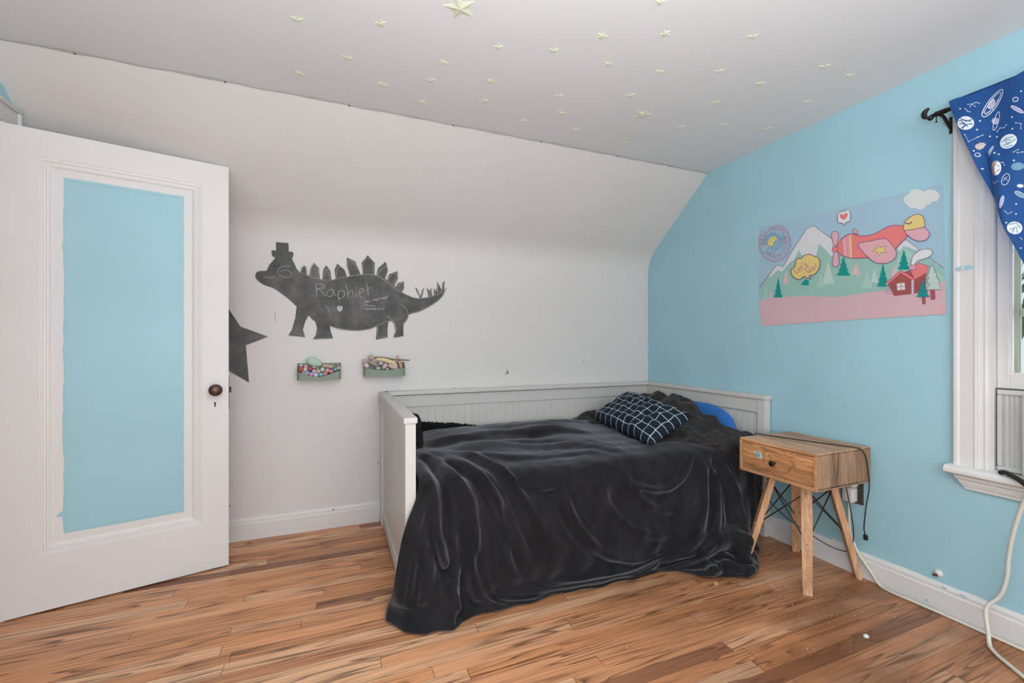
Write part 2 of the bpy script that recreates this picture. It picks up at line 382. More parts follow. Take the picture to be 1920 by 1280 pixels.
# casing of the doorway on the left wall
bm = bmesh.new()
for y0, y1 in ((DY1, DY1+.105), (DY0-.105, DY0)):
    box(bm, XW, XW+.018, y0, y1, 0, DZ, .003)
yo = DY1+.105
box(bm, XW, XW+.026, yo-.016, yo, 0, DZ+.072, .004); box(bm, XW, XW+.026, DY0-.105, DY0-.089, 0, DZ+.072, .004)
box(bm, XW, XW+.018, DY0-.104, yo-.001, DZ, DZ+.072, .003); box(bm, XW, XW+.026, DY0-.105, yo, DZ+.072, DZ+.09, .004)
box(bm, XW-.12, XW, DY1-.012, DY1, 0, DZ, .002); box(bm, XW-.12, XW, DY0, DY0+.012, 0, DZ, .002)
struct(obj('trim_1', bm, M['trim'], smooth=True, ang=30))
# blue paint dabbed past the edge onto the white slope
def slope_pt(px, py, off=.0015):
    u = (px-960)/FPX; v = (HOR-py)/FPX
    d = Vector((math.sin(YAW)+u*math.cos(YAW), math.cos(YAW)-u*math.sin(YAW), v)); o = Vector((0, 0, EYE))
    n = Vector((0, ZC-ZK, YB-YS)).normalized(); t = (Vector((0, YS, ZC))-o).dot(n)/d.dot(n)
    return o+d*t-n*off
bm = bmesh.new()
for cx, cy, rx, ry in ((27, 201, 5, 4), (40, 208, 4, 3), (44, 213, 2, 1.5), (30, 222, 1.2, 5), (15, 168, 1, .8), (9, 163, .8, 2)):
    poly = [(x+random.uniform(-.8, .8), y+random.uniform(-.8, .8)) for x, y in ell(cx, cy, rx, ry, 20, 14)]
    sheet(bm, poly, slope_pt)
obj('paint_splash', bm, M['blue'], wall_back)
# nail holes, scratch and scuffs on the white wall
bm = bmesh.new()
for px, py, r in ((1095, 650, 1.1), (1094, 678, 1.1), (934, 693, .6), (710, 750, 1), (709, 867, 1), (431, 948, 1), (429, 978, 1), (625, 953, 1.2)):
    p = ray(px, py, 'y', YB); s = r*.0033
    sheet(bm, ell(p.x, p.z, s, s*1.2, 0, 8), lambda a, b: (a, YB-.0008-(.018 if b < .12 else 0), b))
obj('nail_hole', bm, M['speck'], wall_back)
bm = bmesh.new(); ribbon(bm, [(515, 585), (516, 595), (516, 604)], 1.3, lambda x, y: ray(x, y, 'y', YB-.0008)); obj('scratch_mark', bm, M['seam'], wall_back)
bm = bmesh.new(); p = ray(850.5, 728.5, 'y', YB-.0008); sheet(bm, ell(p.x, p.z, .006, .006, 0, 10), lambda a, b: (a, YB-.0008, b)); obj('red_spot', bm, plain('red_crayon', (.45, .06, .10), .8), wall_back)
# ---------------------------------------------------------------- the open door
A = math.atan2(2.622-2.427, -.504+1.256)
door = thing('door_1', 'open white panel door with a sky blue painted panel and brown knob', 'door', (-1.256, 2.427, 0), A); struct(door)
bm = bmesh.new(); DW, DH, T = .780, 2.034, .038
px0, px1, pz0, pz1 = .108, .668, .243, 1.922      # moulded opening
ix0, ix1, iz0, iz1 = .150, .626, .287, 1.880      # flat panel inside the mouldings
box(bm, 0, px0, 0, T, .010, DH); box(bm, px1, DW, 0, T, .010, DH); box(bm, px0, px1, 0, T, .010, pz0); box(bm, px0, px1, 0, T, pz1, DH)
bmesh.ops.remove_doubles(bm, verts=bm.verts, dist=1e-5)
obj('door_slab', bm, M['door'], door)
def frame_mould(bm, prof, x0, x1, z0, z1):
    """sweep profile (inset, depth) round a rectangle with mitred corners"""
    rings = []
    for ins, dep in prof:
        rings.append([bm.verts.new(v) for v in ((x0+ins, dep, z0+ins), (x1-ins, dep, z0+ins), (x1-ins, dep, z1-ins), (x0+ins, dep, z1-ins))])
    for a, b in zip(rings, rings[1:]):
        for k in range(4): bm.faces.new((a[k], a[(k+1) % 4], b[(k+1) % 4], b[k]))
    return rings
bm = bmesh.new()
frame_mould(bm, [(0, 0), (.001, .002), (.006, .003), (.007, .001), (.013, .002), (.014, .006), (.020, .007), (.022, .004), (.030, .005), (.036, .010), (.042, .012)], px0, px1, pz0, pz1)
obj('panel_moulding', bm, M['door'], door)
bm = bmesh.new(); box(bm, px0, px1, .012, T-.006, pz0, pz1); obj('door_panel', bm, M['door'], door)
# sky blue paint on the panel, brushed edge
def wav(a, k): return .0035*mnoise.noise(Vector((a*9, k*7.1, 0)))+.0018*mnoise.noise(Vector((a*40, k*3.3, 1)))
bx0, bx1, bz0, bz1 = .183, .597, .317, 1.853
E = [(bx0+(bx1-bx0)*k/30, bz0+.35*wav(k*.06, 1)) for k in range(30)]+[(bx1+.6*wav(k*.05, 2), bz0+(bz1-bz0)*k/70) for k in range(70)]
E += [(bx1-(bx1-bx0)*k/30, bz1+.35*wav(k*.06, 3)) for k in range(30)]+[(bx0-.003+1.6*wav(k*.05, 4), bz1-(bz1-bz0)*k/70) for k in range(70)]
bm = bmesh.new(); sheet(bm, E, lambda a, b: (a, .0112, b)); obj('painted_panel', bm, M['blue'], door)['label'] = 'sky blue painted panel'
bm = bmesh.new()
for x0, x1, z0, z1 in ((bx0+.004, bx0+.012, bz0+.01, bz1-.01), (bx1-.010, bx1-.004, bz0+.01, bz1-.01), (bx0+.01, bx1-.01, bz1-.014, bz1-.006), (bx0+.01, bx1-.01, bz0+.006, bz0+.014)):
    box(bm, x0, x1, .0095, .0112, z0, z1)
sheet(bm, [(.158, .395), (.170, .412), (.186, .416), (.186, .385), (.176, .392), (.166, .392)], lambda a, b: (a, .0105, b))
obj('paint_edge', bm, M['blue'], door)
bm = bmesh.new(); ex, ez = .722, .868
sheet(bm, cm2([(ex-.024, ez+.05), (ex-.012, ez+.075), (ex, ez+.082), (ex+.012, ez+.075), (ex+.024, ez+.05), (ex+.024, ez-.07), (ex+.014, ez-.098), (ex, ez-.108), (ex-.014, ez-.098), (ex-.024, ez-.07)], 4, True), lambda a, b: (a, -.003, b))
ribbon(bm, cm2([(ex-.024, ez+.05), (ex-.012, ez+.075), (ex, ez+.082), (ex+.012, ez+.075), (ex+.024, ez+.05), (ex+.024, ez-.07), (ex+.014, ez-.098), (ex, ez-.108), (ex-.014, ez-.098), (ex-.024, ez-.07)], 4, True), .003, lambda a, b: (a, -.0045, b), 0, True)
esc = obj('escutcheon', bm, M['door'], door)
bm = bmesh.new(); sheet(bm, ell(ex, .838, .005, .005, 0, 14), lambda a, b: (a, -.0046, b)); sheet(bm, [(ex-.0025, .836), (ex+.0025, .836), (ex+.0035, .820), (ex-.0035, .820)], lambda a, b: (a, -.0046, b))
obj('keyhole', bm, M['black'], esc)
bm = bmesh.new(); K = Matrix.Translation((ex, 0, .906)) @ Matrix.Rotation(math.pi/2, 4, 'X')
lathe(bm, [(.020, 0), (.019, .006), (.010, .010), (.009, .028), (.016, .032), (.026, .038), (.0295, .047), (.028, .056), (.020, .063), (.010, .066), (0, .067)], K, 32)
obj('door_knob', bm, M['bronze'], door, True)['label'] = 'brown bronze knob'
bm = bmesh.new(); box(bm, DW, DW+.003, .006, .032, .80, .97); box(bm, DW+.003, DW+.012, .012, .026, .885, .915, .003); obj('latch_plate', bm, M['darkbronze'], door)
# ---------------------------------------------------------------- the window
win = thing('window_1', 'white framed sash window in the blue wall behind the space curtain', 'window', (XE, .5, .6)); struct(win)
bm = bmesh.new()
cas = [(0, 1.011), (-.020, 1.011), (-.024, 1.006), (-.024, .997), (-.019, .993), (-.017, .990), (-.017, .948), (-.020, .945), (-.020, .941), (-.016, .939), (-.016, .934), (-.012, .931), (-.010, .922), (-.012, .916), (-.006, .910), (-.005, .905), (-.005, .893), (.05, .893), (.05, .8995), (.001, .8995), (.001, 1.0)]
prism(bm, [(XE+a, b) for a, b in cas], 'z', .632, 2.13)
prism(bm, [(XE+a, 1.0-b) for a, b in cas], 'z', .632, 2.13)
box(bm, XE-.02, XE+.002, -.011, 1.011, 2.02, 2.13, .004)
wobj('casing', bm, M['trim'], win)
bm = bmesh.new()
for pts in ([(1791, 502), (1803, 498), (1803, 507), (1791, 508)], [(1808, 498), (1818, 497), (1830, 501), (1818, 505), (1808, 507)]):
    sheet(bm, pts, lambda x, y: ray(x, y, 'x', XE-.0255 if x < 1804 else XE-.0178))
wobj('paint_streak', bm, plain('pale_blue_streak', (.42, .62, .70), .5), win)
bm = bmesh.new(); prism(bm, [(XE+.05, .600), (XE-.045, .602), (XE-.056, .609), (XE-.058, .618), (XE-.054, .630), (XE-.045, .636), (XE+.05, .640)], 'y', -.025, 1.026)
wobj('sill', bm, M['trim'], win, True, 40)
bm = bmesh.new(); ap = [(XE, .60), (XE-.034, .60), (XE-.034, .588), (XE-.026, .582), (XE-.024, .572), (XE-.020, .560), (XE-.016, .553), (XE-.016, .546), (XE, .546)]
P0, P1 = [], []
for x, z in ap:
    cut = (.60-z)*.55
    P0.append(bm.verts.new((x, 1.005-cut, z))); P1.append(bm.verts.new((x, -.005+cut, z)))
for k in range(len(ap)-1): bm.faces.new((P0[k], P0[k+1], P1[k+1], P1[k]))
bm.faces.new(P0); bm.faces.new(P1); wobj('apron', bm, M['trim'], win)
def sash(x0, x1, y0, y1, z0, z1, st, bot, top, lip=.008):
    bm = bmesh.new()
    box(bm, x0, x1, y1-st, y1, z0, z1, .002); box(bm, x0, x1, y0, y0+st, z0, z1, .002)
    box(bm, x0, x1, y0+st, y1-st, z0, z0+bot, .002); box(bm, x0, x1, y0+st, y1-st, z1-top, z1, .002)
    box(bm, x0+.006, x0+.012, y1-st-lip, y1-st, z0+bot+lip, z1-top); box(bm, x0+.006, x0+.012, y0+st, y1-st, z0+bot, z0+bot+lip)
    return bm
wobj('lower_sash', sash(2.412, 2.446, .112, .892, .962, 1.99, .034, .055, .04), M['trim'], win)
wobj('glass_pane', newbox(2.430, 2.433, .146, .858, 1.017, 1.95), M['glass'], win)
sx = sash(2.462, 2.486, .105, .880, .62, 1.99, .030, .05, .04, .004); box(sx, 2.464, 2.484, .136, .849, 1.243, 1.272, .003)
wobj('storm_sash', sx, M['sash'], win)
wobj('storm_pane', newbox(2.474, 2.476, .135, .85, .66, 1.95), M['glass'], win)
bm = bmesh.new(); box(bm, 2.446, 2.462, .895, .90, .62, 2.0); wobj('stop_bead', bm, M['dirt'], win)
# air conditioner standing in the raised sash
ac = thing('window_air_conditioner', 'aged white window air conditioner with a pleated side panel on the sill', 'air conditioner', (2.50, .5, .641))
bm = bmesh.new(); box(bm, 2.33, 2.78, .20, .80, .643, .950, .012, 3); wobj('body', bm, M['acwhite'], ac, True, 40)
bm = bmesh.new()
for k in range(16): box(bm, 2.322, 2.331, .23, .64, .67+k*.016, .676+k*.016)
box(bm, 2.322, 2.331, .66, .78, .67, .92, .004); wobj('grille', bm, M['acwhite'], ac)
for y0, y1 in ((.801, .889), (.112, .199)):
    bm = bmesh.new(); n = 10
    zz = [(2.410+(.0045 if k % 2 else 0), y0+.012+(y1-y0-.02)*k/n) for k in range(n+1)]
    poly = zz+[(2.428, y1-.008), (2.428, y0+.012)]
    prism(bm, poly, 'z', .655, .945)
    fm = [(y0, y1, .643, .659), (y0, y1, .938, .957), (y1-.014, y1, .660, .937)]
    for a, b, c, d in fm: box(bm, 2.402, 2.424, a, b, c, d, .003)
    wobj('accordion_panel', bm, M['acwhite'], ac)
bm = bmesh.new(); box(bm, 2.405, 2.43, .11, .893, .957, .962); box(bm, 2.404, 2.42, .889, .8925, .66, .957); wobj('gasket', bm, M['dirt'], ac)
bm = bmesh.new(); tube(bm, catmull([(2.352, .862, .644), (2.345, .845, .650), (2.335, .82, .643), (2.318, .792, .634), (2.302, .76, .612)], 6), [.004]+[.009]*23+[.006]*1, 8)
tag(obj('strap', bm, M['black'], smooth=True), 'dark grey strap end poking out over the sill under the air conditioner', 'strap')
# ---------------------------------------------------------------- curtain rod and curtain
rodt = thing('curtain_rod', 'dark bronze curtain rod with a crescent finial above the window', 'curtain rod', (2.31, .5, 2.085))
RZ = 2.085; bm = bmesh.new(); tube(bm, [(2.31, y, RZ) for y in (1.035, .5, -.12)], .0085, 14); tube(bm, [(2.31, 1.037, RZ), (2.31, 1.0, RZ)], .0105, 14); wobj('rod', bm, M['darkbronze'], rodt, True, 40)
bm = bmesh.new(); lathe(bm, [(0, -.011), (.006, -.009), (.010, -.003), (.011, .003), (.008, .009), (0, .011)], Matrix.Translation((2.303, 1.050, RZ-.010)), 16)
cr = []
for k in range(17):
    a = math.radians(5+190*k/16); cr.append((2.31, 1.056+.019*math.sin(a), RZ+.016+.019*math.cos(a)))
tube(bm, cr, [.0025+.0075*math.sin(math.pi*min(1, (k+1)/15))**.8 for k in range(17)], 12); tube(bm, [(2.31, 1.052, RZ-.002), (2.31, 1.036, RZ)], .008, 12)
wobj('finial', bm, M['darkbronze'], rodt, True, 50)
for yb in (1.020, -.02):
    bm = bmesh.new(); box(bm, XE-.004, XE, yb-.010, yb+.010, 2.015, 2.085, .001)
    tube(bm, catmull([(XE-.003, yb, 2.03), (XE-.03, yb, 2.045), (XE-.06, yb, 2.068), (2.31, yb, RZ-.009)], 6), .006, 8); wobj('bracket', bm, M['darkbronze'], rodt, True, 40)
bm = bmesh.new(); tube(bm, [(2.31, 1.034, RZ-.008), (2.31, 1.034, RZ-.030)], .0018, 6); tube(bm, [(2.31, 1.034, RZ-.030), (2.31, 1.034, RZ-.034)], .004, 8); wobj('set_screw', bm, M['darkbronze'], rodt)
def cur_left(z): return .986-.308*(2.106-z)
def cur_x(y, z):
    s = (2.106-z)
    x = 2.288-.010*sstep1(0, .06, s)+.010*math.sin(y*46+z*3.0)*min(1, .35+s*1.6)+.006*math.sin(y*23-z*9)
    a = Vector((.877, 1.84)); b = Vector((.835, 1.55)); p = Vector((y, z)); t = max(0, min(1, (p-a).dot(b-a)/(b-a).length_squared)); d = (p-(a+(b-a)*t)).length
    return x+.014*math.exp(-(d/.012)**2)-.008*math.exp(-((d-.02)/.015)**2)
def sstep1(a, b, x):
    t = max(0, min(1, (x-a)/(b-a))); return t*t*(3-2*t)
curt = []
for i in range(61):
    row = []
    for j in range(81):
        z = 2.106-.98*j/80; yl = cur_left(z); y = yl+(.40-yl)*i/60
        row.append((cur_x(y, z), y, z+(.004*math.sin(y*60) if j < 2 else 0)))
    curt.append(row)
bm = bmesh.new(); grid(bm, curt)
for side, nm in ((1, 'back'),):       # the hem doubles back over the rod
    top = [[(2.288+.034*t, curt[i][0][1], 2.106+.006*math.sin(math.pi*t)-.045*max(0, t-.55)) for t in (0, .25, .5, .75, 1)] for i in range(61)]
    grid(bm, top)
def cpt(off=.0022):
    def f(cx, cy):
        p = ray(cx, cy, 'x', 2.285); return (cur_x(p.y, p.z)-off, p.y, p.z)
    return f
C4 = lambda L: [(1720+x*.14065, 150+y*.14065) for x, y in L]
C6 = lambda L: [(1680+x*.3283, 130+y*.3281) for x, y in L]
def motif(fill=None, edge=None, pts=None, w=1.2, off=.0010):
    if fill:                                   # rings from the middle out, so that the print follows the folds
        n = len(pts); cx_, cy_ = sum(p[0] for p in pts)/n, sum(p[1] for p in pts)/n; R_ = [[bm.verts.new(cpt(off)(cx_, cy_))]]
        for f_ in (.25, .5, .75, 1): R_.append([bm.verts.new(cpt(off)(cx_+(p[0]-cx_)*f_, cy_+(p[1]-cy_)*f_)) for p in pts])
        for a_, b_ in zip(R_, R_[1:]):
            for k in range(n): bm.faces.new(list(dict.fromkeys([a_[k % len(a_)], a_[(k+1) % len(a_)], b_[(k+1) % n], b_[k]]))).material_index = fill
    if edge: ribbon(bm, pts, w, cpt(off+.0003), edge, True)
def strokes(lines, w=.9, m=1, off=.0018):
    for L in lines: ribbon(bm, L, w, cpt(off), m)
WH, LI, BR, TE, CU = 1, 2, 3, 4, 0
motif(None, WH, C4(ell(1005, 308, 222, 62, -54)), 1.4); motif(None, WH, C4(ell(1005, 308, 178, 40, -54)), .9); motif(LI, WH, C4(ell(985, 320, 70, 34, -60)), .9)
strokes([C4([(880, 440), (950, 330), (1040, 200)]), C4([(900, 450), (1000, 390), (1080, 250)])], .7)
motif(None, WH, C4(ell(1050, 545, 128, 30, -74)), 1.1); motif(LI, WH, C4(ell(1036, 545, 46, 40)), .7)
motif(WH, None, C4(ell(668, 582, 106, 92)))
strokes([C4([(580, 560), (640, 540), (740, 560)]), C4([(590, 600), (650, 580), (700, 630)]), C4([(620, 650), (690, 600), (760, 590)]), C4([(600, 520), (680, 560), (750, 530)]), C4([(640, 660), (660, 610), (620, 560)])], 1.6, CU)
motif(WH, None, C4(ell(1226, 822, 124, 92, -24)))
strokes([C4([(1130, 830), (1200, 780), (1300, 760)]), C4([(1150, 880), (1240, 850), (1330, 790)]), C4([(1190, 800), (1260, 800), (1240, 850), (1200, 840), (1190, 800)]), C4([(1200, 900), (1290, 870)])], 1.7, TE)
motif(BR, None, C4([(785, 885), (840, 830), (925, 850), (890, 915), (845, 940), (800, 920)]))
strokes([C4([(795, 880), (900, 840)]), C4([(795, 900), (915, 860)]), C4([(805, 920), (905, 880)]), C4([(835, 935), (890, 900)])], 1.5, WH)
motif(TE, WH, C4(ell(985, 955, 80, 14, -68)), .8)
motif(BR, WH, C4(ell(1075, 1180, 66, 95, 0)), .8); motif(WH, None, C4(ell(1095, 1185, 42, 88, 0)), off=.0013); strokes([C4([(1060, 1130), (1120, 1160)]), C4([(1050, 1190), (1120, 1220)]), C4([(1075, 1240), (1125, 1190)])], 1.4, BR)
motif(TE, None, C4(ell(1352, 1155, 80, 52, -10)))
motif(None, WH, C4(ell(1332, 268, 38, 27, -10)), 1.4); motif(None, WH, C4(ell(828, 1003, 30, 24)), 1.3); motif(LI, WH, C4(ell(1350, 398, 95, 24, 28)), 1.0)
for x, y in ((590, 388), (843, 546), (810, 666), (965, 750), (1060, 757), (1278, 500), (1282, 655), (1100, 993), (1043, 975), (777, 950), (1307, 1077), (877, 1185), (1410, 160)): motif(WH, None, C4(ell(x, y, 13, 10, 0, 10)))
for L in ([(690, 330), (740, 325), (790, 300), (830, 310)], [(720, 360), (745, 325), (780, 355)], [(665, 735), (715, 830), (820, 765), (880, 735)], [(1060, 690), (1105, 640), (1160, 640), (1200, 600)], [(1330, 575), (1400, 590), (1395, 650)], [(1300, 965), (1360, 930), (1350, 975), (1420, 960)], [(1120, 1110), (1160, 1100), (1185, 1140)], [(660, 390), (690, 420), (720, 430)]):
    strokes([C4(L)], .7)
    for q_ in L: motif(WH, None, C4(ell(q_[0], q_[1], 8, 7, 0, 8)), off=.0015)
motif(None, WH, C6(ell(640, 632, 20, 34, 18)), 1.0); strokes([C6([(630, 620), (652, 640)]), C6([(628, 640), (650, 615)])], .8)
motif(WH, None, C6(ell(692, 908, 36, 36))); strokes([C6([(665, 890), (700, 880), (720, 910)]), C6([(670, 920), (700, 900), (705, 935)]), C6([(680, 935), (690, 910)])], 1.8, TE)
motif(WH, None, C6(ell(716, 667, 16, 10))); motif(TE, WH, C6(ell(716, 716, 28, 12, 30)), .8); motif(LI, WH, C6(ell(625, 762, 9, 36, 12)), .7)
strokes([C6([(550, 640), (575, 655), (600, 640)]), C6([(640, 810), (660, 830), (680, 815)]), C6([(715, 960), (729, 975)])], .8)
for x, y in ((697, 772), (697, 828), (720, 1022), (652, 880)): motif(WH, None, C6(ell(x, y, 5, 4, 0, 8)))
curtain = obj('curtain', bm, [M['curtain'], M['pwhite'], M['plilac'], M['pbrown'], M['pteal']], smooth=True)
tag(curtain, 'royal blue curtain printed with white planets and stars, drawn aside on the window rod', 'curtain')
# ================================================================ chalkboard paint on the white wall
def wallpt(off): return lambda x, y: ray(x, y, 'y', YB-off)
def D4(L): return [(420+x*.25, 420+y*.25) for x, y in L]      # points read from an enlargement of the mural
dino = thing('dinosaur_mural', 'dark grey chalkboard-paint dinosaur in a top hat on the white wall', 'wall mural', (.2, YB-.004, 1.5))
out = [(357,197),(392,196),(388,140),(394,135),(484,142),(486,205),(517,208),(521,228),(514,252),(508,254),(525,290),(545,335),(575,362),
 (580,330),(600,308),(618,325),(622,376),(640,386),(648,330),(676,289),(712,328),(722,412),(738,415),(744,345),(766,308),(797,350),(808,420),(835,412),(830,340),(850,296),(905,340),(925,397),
 (942,388),(920,310),(922,250),(985,280),(1026,378),(1040,376),(1032,290),(1078,232),(1130,290),(1130,382),(1142,386),(1155,330),(1212,280),(1232,345),(1210,412),(1222,420),(1240,375),(1302,352),(1305,410),(1278,465),
 (1290,468),(1305,440),(1350,430),(1352,480),(1335,510),(1360,528),(1420,552),(1470,556),(1440,490),(1430,470),(1448,485),(1472,540),(1484,500),(1500,472),(1492,520),(1482,554),(1535,548),(1520,480),(1545,500),(1555,475),(1562,538),
 (1575,532),(1572,480),(1590,510),(1592,470),(1602,515),(1597,430),(1622,470),(1632,500),(1640,440),(1655,424),(1650,490),(1673,476),(1640,540),(1600,580),(1540,620),(1470,655),(1395,676),
 (1384,690),(1375,715),(1348,750),(1342,800),(1350,840),(1268,852),(1285,800),(1275,745),(1248,722),(1232,740),(1226,790),(1228,850),(1140,866),(1146,790),(1144,768),
 (1090,788),(1010,800),(930,797),(850,785),(795,762),(800,800),(818,858),(665,865),(690,830),(697,780),(685,730),(660,712),(635,686),(610,730),(592,790),(608,848),(482,834),(510,790),(535,700),(545,618),
 (500,575),(430,520),(370,480),(300,455),(250,420),(235,390),(245,360),(280,350),(318,348),(340,305),(385,254),(362,240),(356,215)]
i0 = out.index((545,618)); i1 = out.index((385,254)); out = out[:i0]+cm2(out[i0:i1+1], 4)+out[i1+1:]
i0 = out.index((1673,476)); i1 = out.index((1348,750)); out = out[:i0]+cm2(out[i0:i1+1], 4)+out[i1+1:]
i0 = out.index((1144,768)); i1 = out.index((795,762)); out = out[:i0]+cm2(out[i0:i1+1], 4)+out[i1+1:]
out = D4(out)
bm = bmesh.new(); P2 = []
for a, b in zip(out, out[1:]+out[:1]):
    for k in range(3): P2.append((a[0]+(b[0]-a[0])*k/3+random.uniform(-.12, .12), a[1]+(b[1]-a[1])*k/3+random.uniform(-.12, .12)))
sheet(bm, P2, wallpt(.0035)); wobj('painted_shape', bm, M['chalkboard'], dino)
def strokeset(name, lines, w, mt, off=.0045, jit=.35):
    bm = bmesh.new()
    for L in lines: ribbon(bm, cm2(D4(L), 5) if len(L) > 2 else D4(L), w, wallpt(off), jit=jit)
    return wobj(name, bm, M[mt], dino)
strokeset('chalk_outline', [
 [(556,352),(620,384),(722,412),(770,420),(840,412),(935,392),(1010,380),(1090,376),(1150,388),(1210,425),(1280,480),(1350,520),(1430,552),(1480,556),(1560,542),(1620,520),(1668,482)],
 [(585,345),(600,318),(612,335),(614,372)], [(655,405),(652,340),(676,300),(706,335),(716,412)], [(748,400),(768,330)], [(770,335),(800,415)], [(838,408),(848,345),(868,318),(905,345),(920,395)], [(948,390),(930,330),(934,270),(985,300),(1000,345)],
 [(1042,372),(1044,300),(1078,252),(1115,285),(1122,375)], [(1148,386),(1180,340),(1222,320),(1224,360),(1205,405)], [(1228,425),(1250,385),(1295,370),(1294,410),(1270,455)], [(1298,470),(1330,440),(1350,450),(1335,505)],
 [(1395,672),(1470,648),(1550,610),(1620,560),(1662,490)], [(1330,602),(1368,640),(1382,690),(1350,740),(1345,800),(1340,838),(1275,848),(1290,800),(1280,745),(1230,690)],
 [(1152,850),(1220,842)], [(1152,845),(1156,772)], [(800,768),(880,785),(960,796),(1050,792),(1130,770),(1200,738),(1250,725)], [(758,606),(785,640),(798,688)], [(668,860),(815,856)],
 [(1440,490),(1470,545),(1490,490)], [(1528,495),(1545,540),(1556,500)], [(1580,530),(1590,490)], [(1606,520),(1602,445)], [(1625,515),(1650,440)]], .8, 'chalkline')
strokeset('chalk_face', [[(500,318),(450,316),(415,330),(402,350),(410,375),(440,395),(480,400),(504,385),(500,360),(470,345),(440,348),(415,352)], [(298,396),(335,402),(380,395)]], .9, 'chalkline')
def L3(L): return [(640+x*.3906-0, 500+y*.375) for x, y in L]
def N(L): return [((580+x*.09375-420)*4, (500+y*.09378-420)*4) for x, y in L]   # from a closer enlargement of the lettering
strokeset('chalk_lettering', [N(L) for L in [
 [(130,350),(140,470),(155,600)], [(115,345),(200,345),(285,365),(300,395),(260,425),(150,435)], [(150,435),(230,480),(320,590)],
 [(480,465),(410,460),(360,500),(345,560),(390,595),(450,575),(485,500)], [(480,465),(500,540),(540,585)],
 [(580,480),(575,580),(600,690)], [(575,500),(640,475),(700,510),(700,570),(650,620),(585,630)],
 [(730,345),(760,490),(780,625)], [(770,560),(810,490),(860,485),(890,610)],
 [(935,500),(938,605)], [(925,420),(950,425)],
 [(1005,530),(1075,480),(1060,440),(1010,455),(990,530),(1010,590),(1060,605)],
 [(1140,320),(1165,440),(1185,570)], [(1160,440),(1235,410)]]], 1.15, 'chalkline')
strokeset('chalk_heart', [N([(608,890),(570,840),(570,800),(600,795),(612,815),(640,795),(650,830),(612,890)]), N([(585,815),(610,860)]), N([(630,810),(612,850)]), N([(600,805),(610,870)]), N([(590,840),(640,830)])], 2.2, 'chalkwhite')
note = []
def scrib(x, y, chars, sx=24, sy=30, slope=0.0):
    G = {'-': [[(0,.5),(.9,.5)]], 'C': [[(.8,.1),(.2,.2),(.1,.7),(.7,.95)]], 'b': [[(.1,0),(.15,1)], [(.15,.6),(.7,.6),(.7,1),(.15,1)]], 'u': [[(.1,.5),(.2,1),(.6,.95),(.7,.45)]], 'n': [[(.1,.5),(.1,1)], [(.1,.65),(.6,.5),(.7,1)]], 'y': [[(.1,.5),(.4,.9)], [(.8,.4),(.2,1.4)]], "'": [[(.3,0),(.3,.3)]],
     'i': [[(.3,.5),(.3,1)], [(.3,.25),(.32,.3)]], 's': [[(.7,.5),(.2,.55),(.6,.8),(.1,1)]], 'h': [[(.1,0),(.12,1)], [(.12,.6),(.6,.55),(.65,1)]], 'e': [[(.1,.75),(.7,.7),(.4,.45),(.1,.75),(.6,1)]], 'a': [[(.7,.5),(.2,.6),(.2,.95),(.65,.9),(.7,.5),(.8,1)]], 'd': [[(.7,0),(.72,1)], [(.7,.6),(.2,.6),(.2,.95),(.7,.95)]], 'r': [[(.1,.5),(.12,1)], [(.12,.65),(.6,.5)]], 'o': [[(.4,.5),(.1,.75),(.4,1),(.7,.75),(.4,.5)]], 'g': [[(.6,.5),(.1,.65),(.6,.9),(.65,.5),(.6,1.3),(.1,1.3)]], 'l': [[(.3,0),(.35,1)]], 't': [[(.35,.1),(.4,1)], [(.1,.4),(.7,.35)]], 'G': [[(.8,.1),(.2,.2),(.1,.7),(.5,.95),(.8,.6),(.5,.6)]], 'm': [[(.05,.5),(.08,1)], [(.08,.6),(.4,.55),(.42,1)], [(.42,.6),(.75,.55),(.8,1)]], ')': [[(.2,0),(.5,.5),(.2,1.1)]]}
    for c in chars:
        for L in G.get(c, []): note.append(N([(x+a*sx, y+b*sy*1.7+(0)) for a, b in L]))
        x += sx*(1.0 if c != ' ' else .55); y += slope*sx
scrib(1045, 695, '- ', 34, 34); scrib(1100, 665, "Cbuy'is head trough)", 25, 32, -.20)
scrib(1045, 765, '- ', 34, 24); scrib(1100, 735, 'G bunny', 34, 28, .06)
scrib(1045, 805, '- ', 34, 24); scrib(1100, 800, 'Cbna beds hurt)', 29, 32, .02)
strokeset('chalk_note', note, .42, 'chalkwhite', .0047, .2)
st = thing('star_mural', 'dark grey chalkboard-paint star half hidden behind the open door', 'wall mural', (-.55, YB-.004, 1.15))
poly = [(503,631),(451,612),(408,548),(397,622),(326,640),(390,672),(372,742),(420,690),(467,717),(461,647)]
bm = bmesh.new(); sheet(bm, poly, wallpt(.0035)); wobj('painted_shape', bm, M['chalkboard'], st)
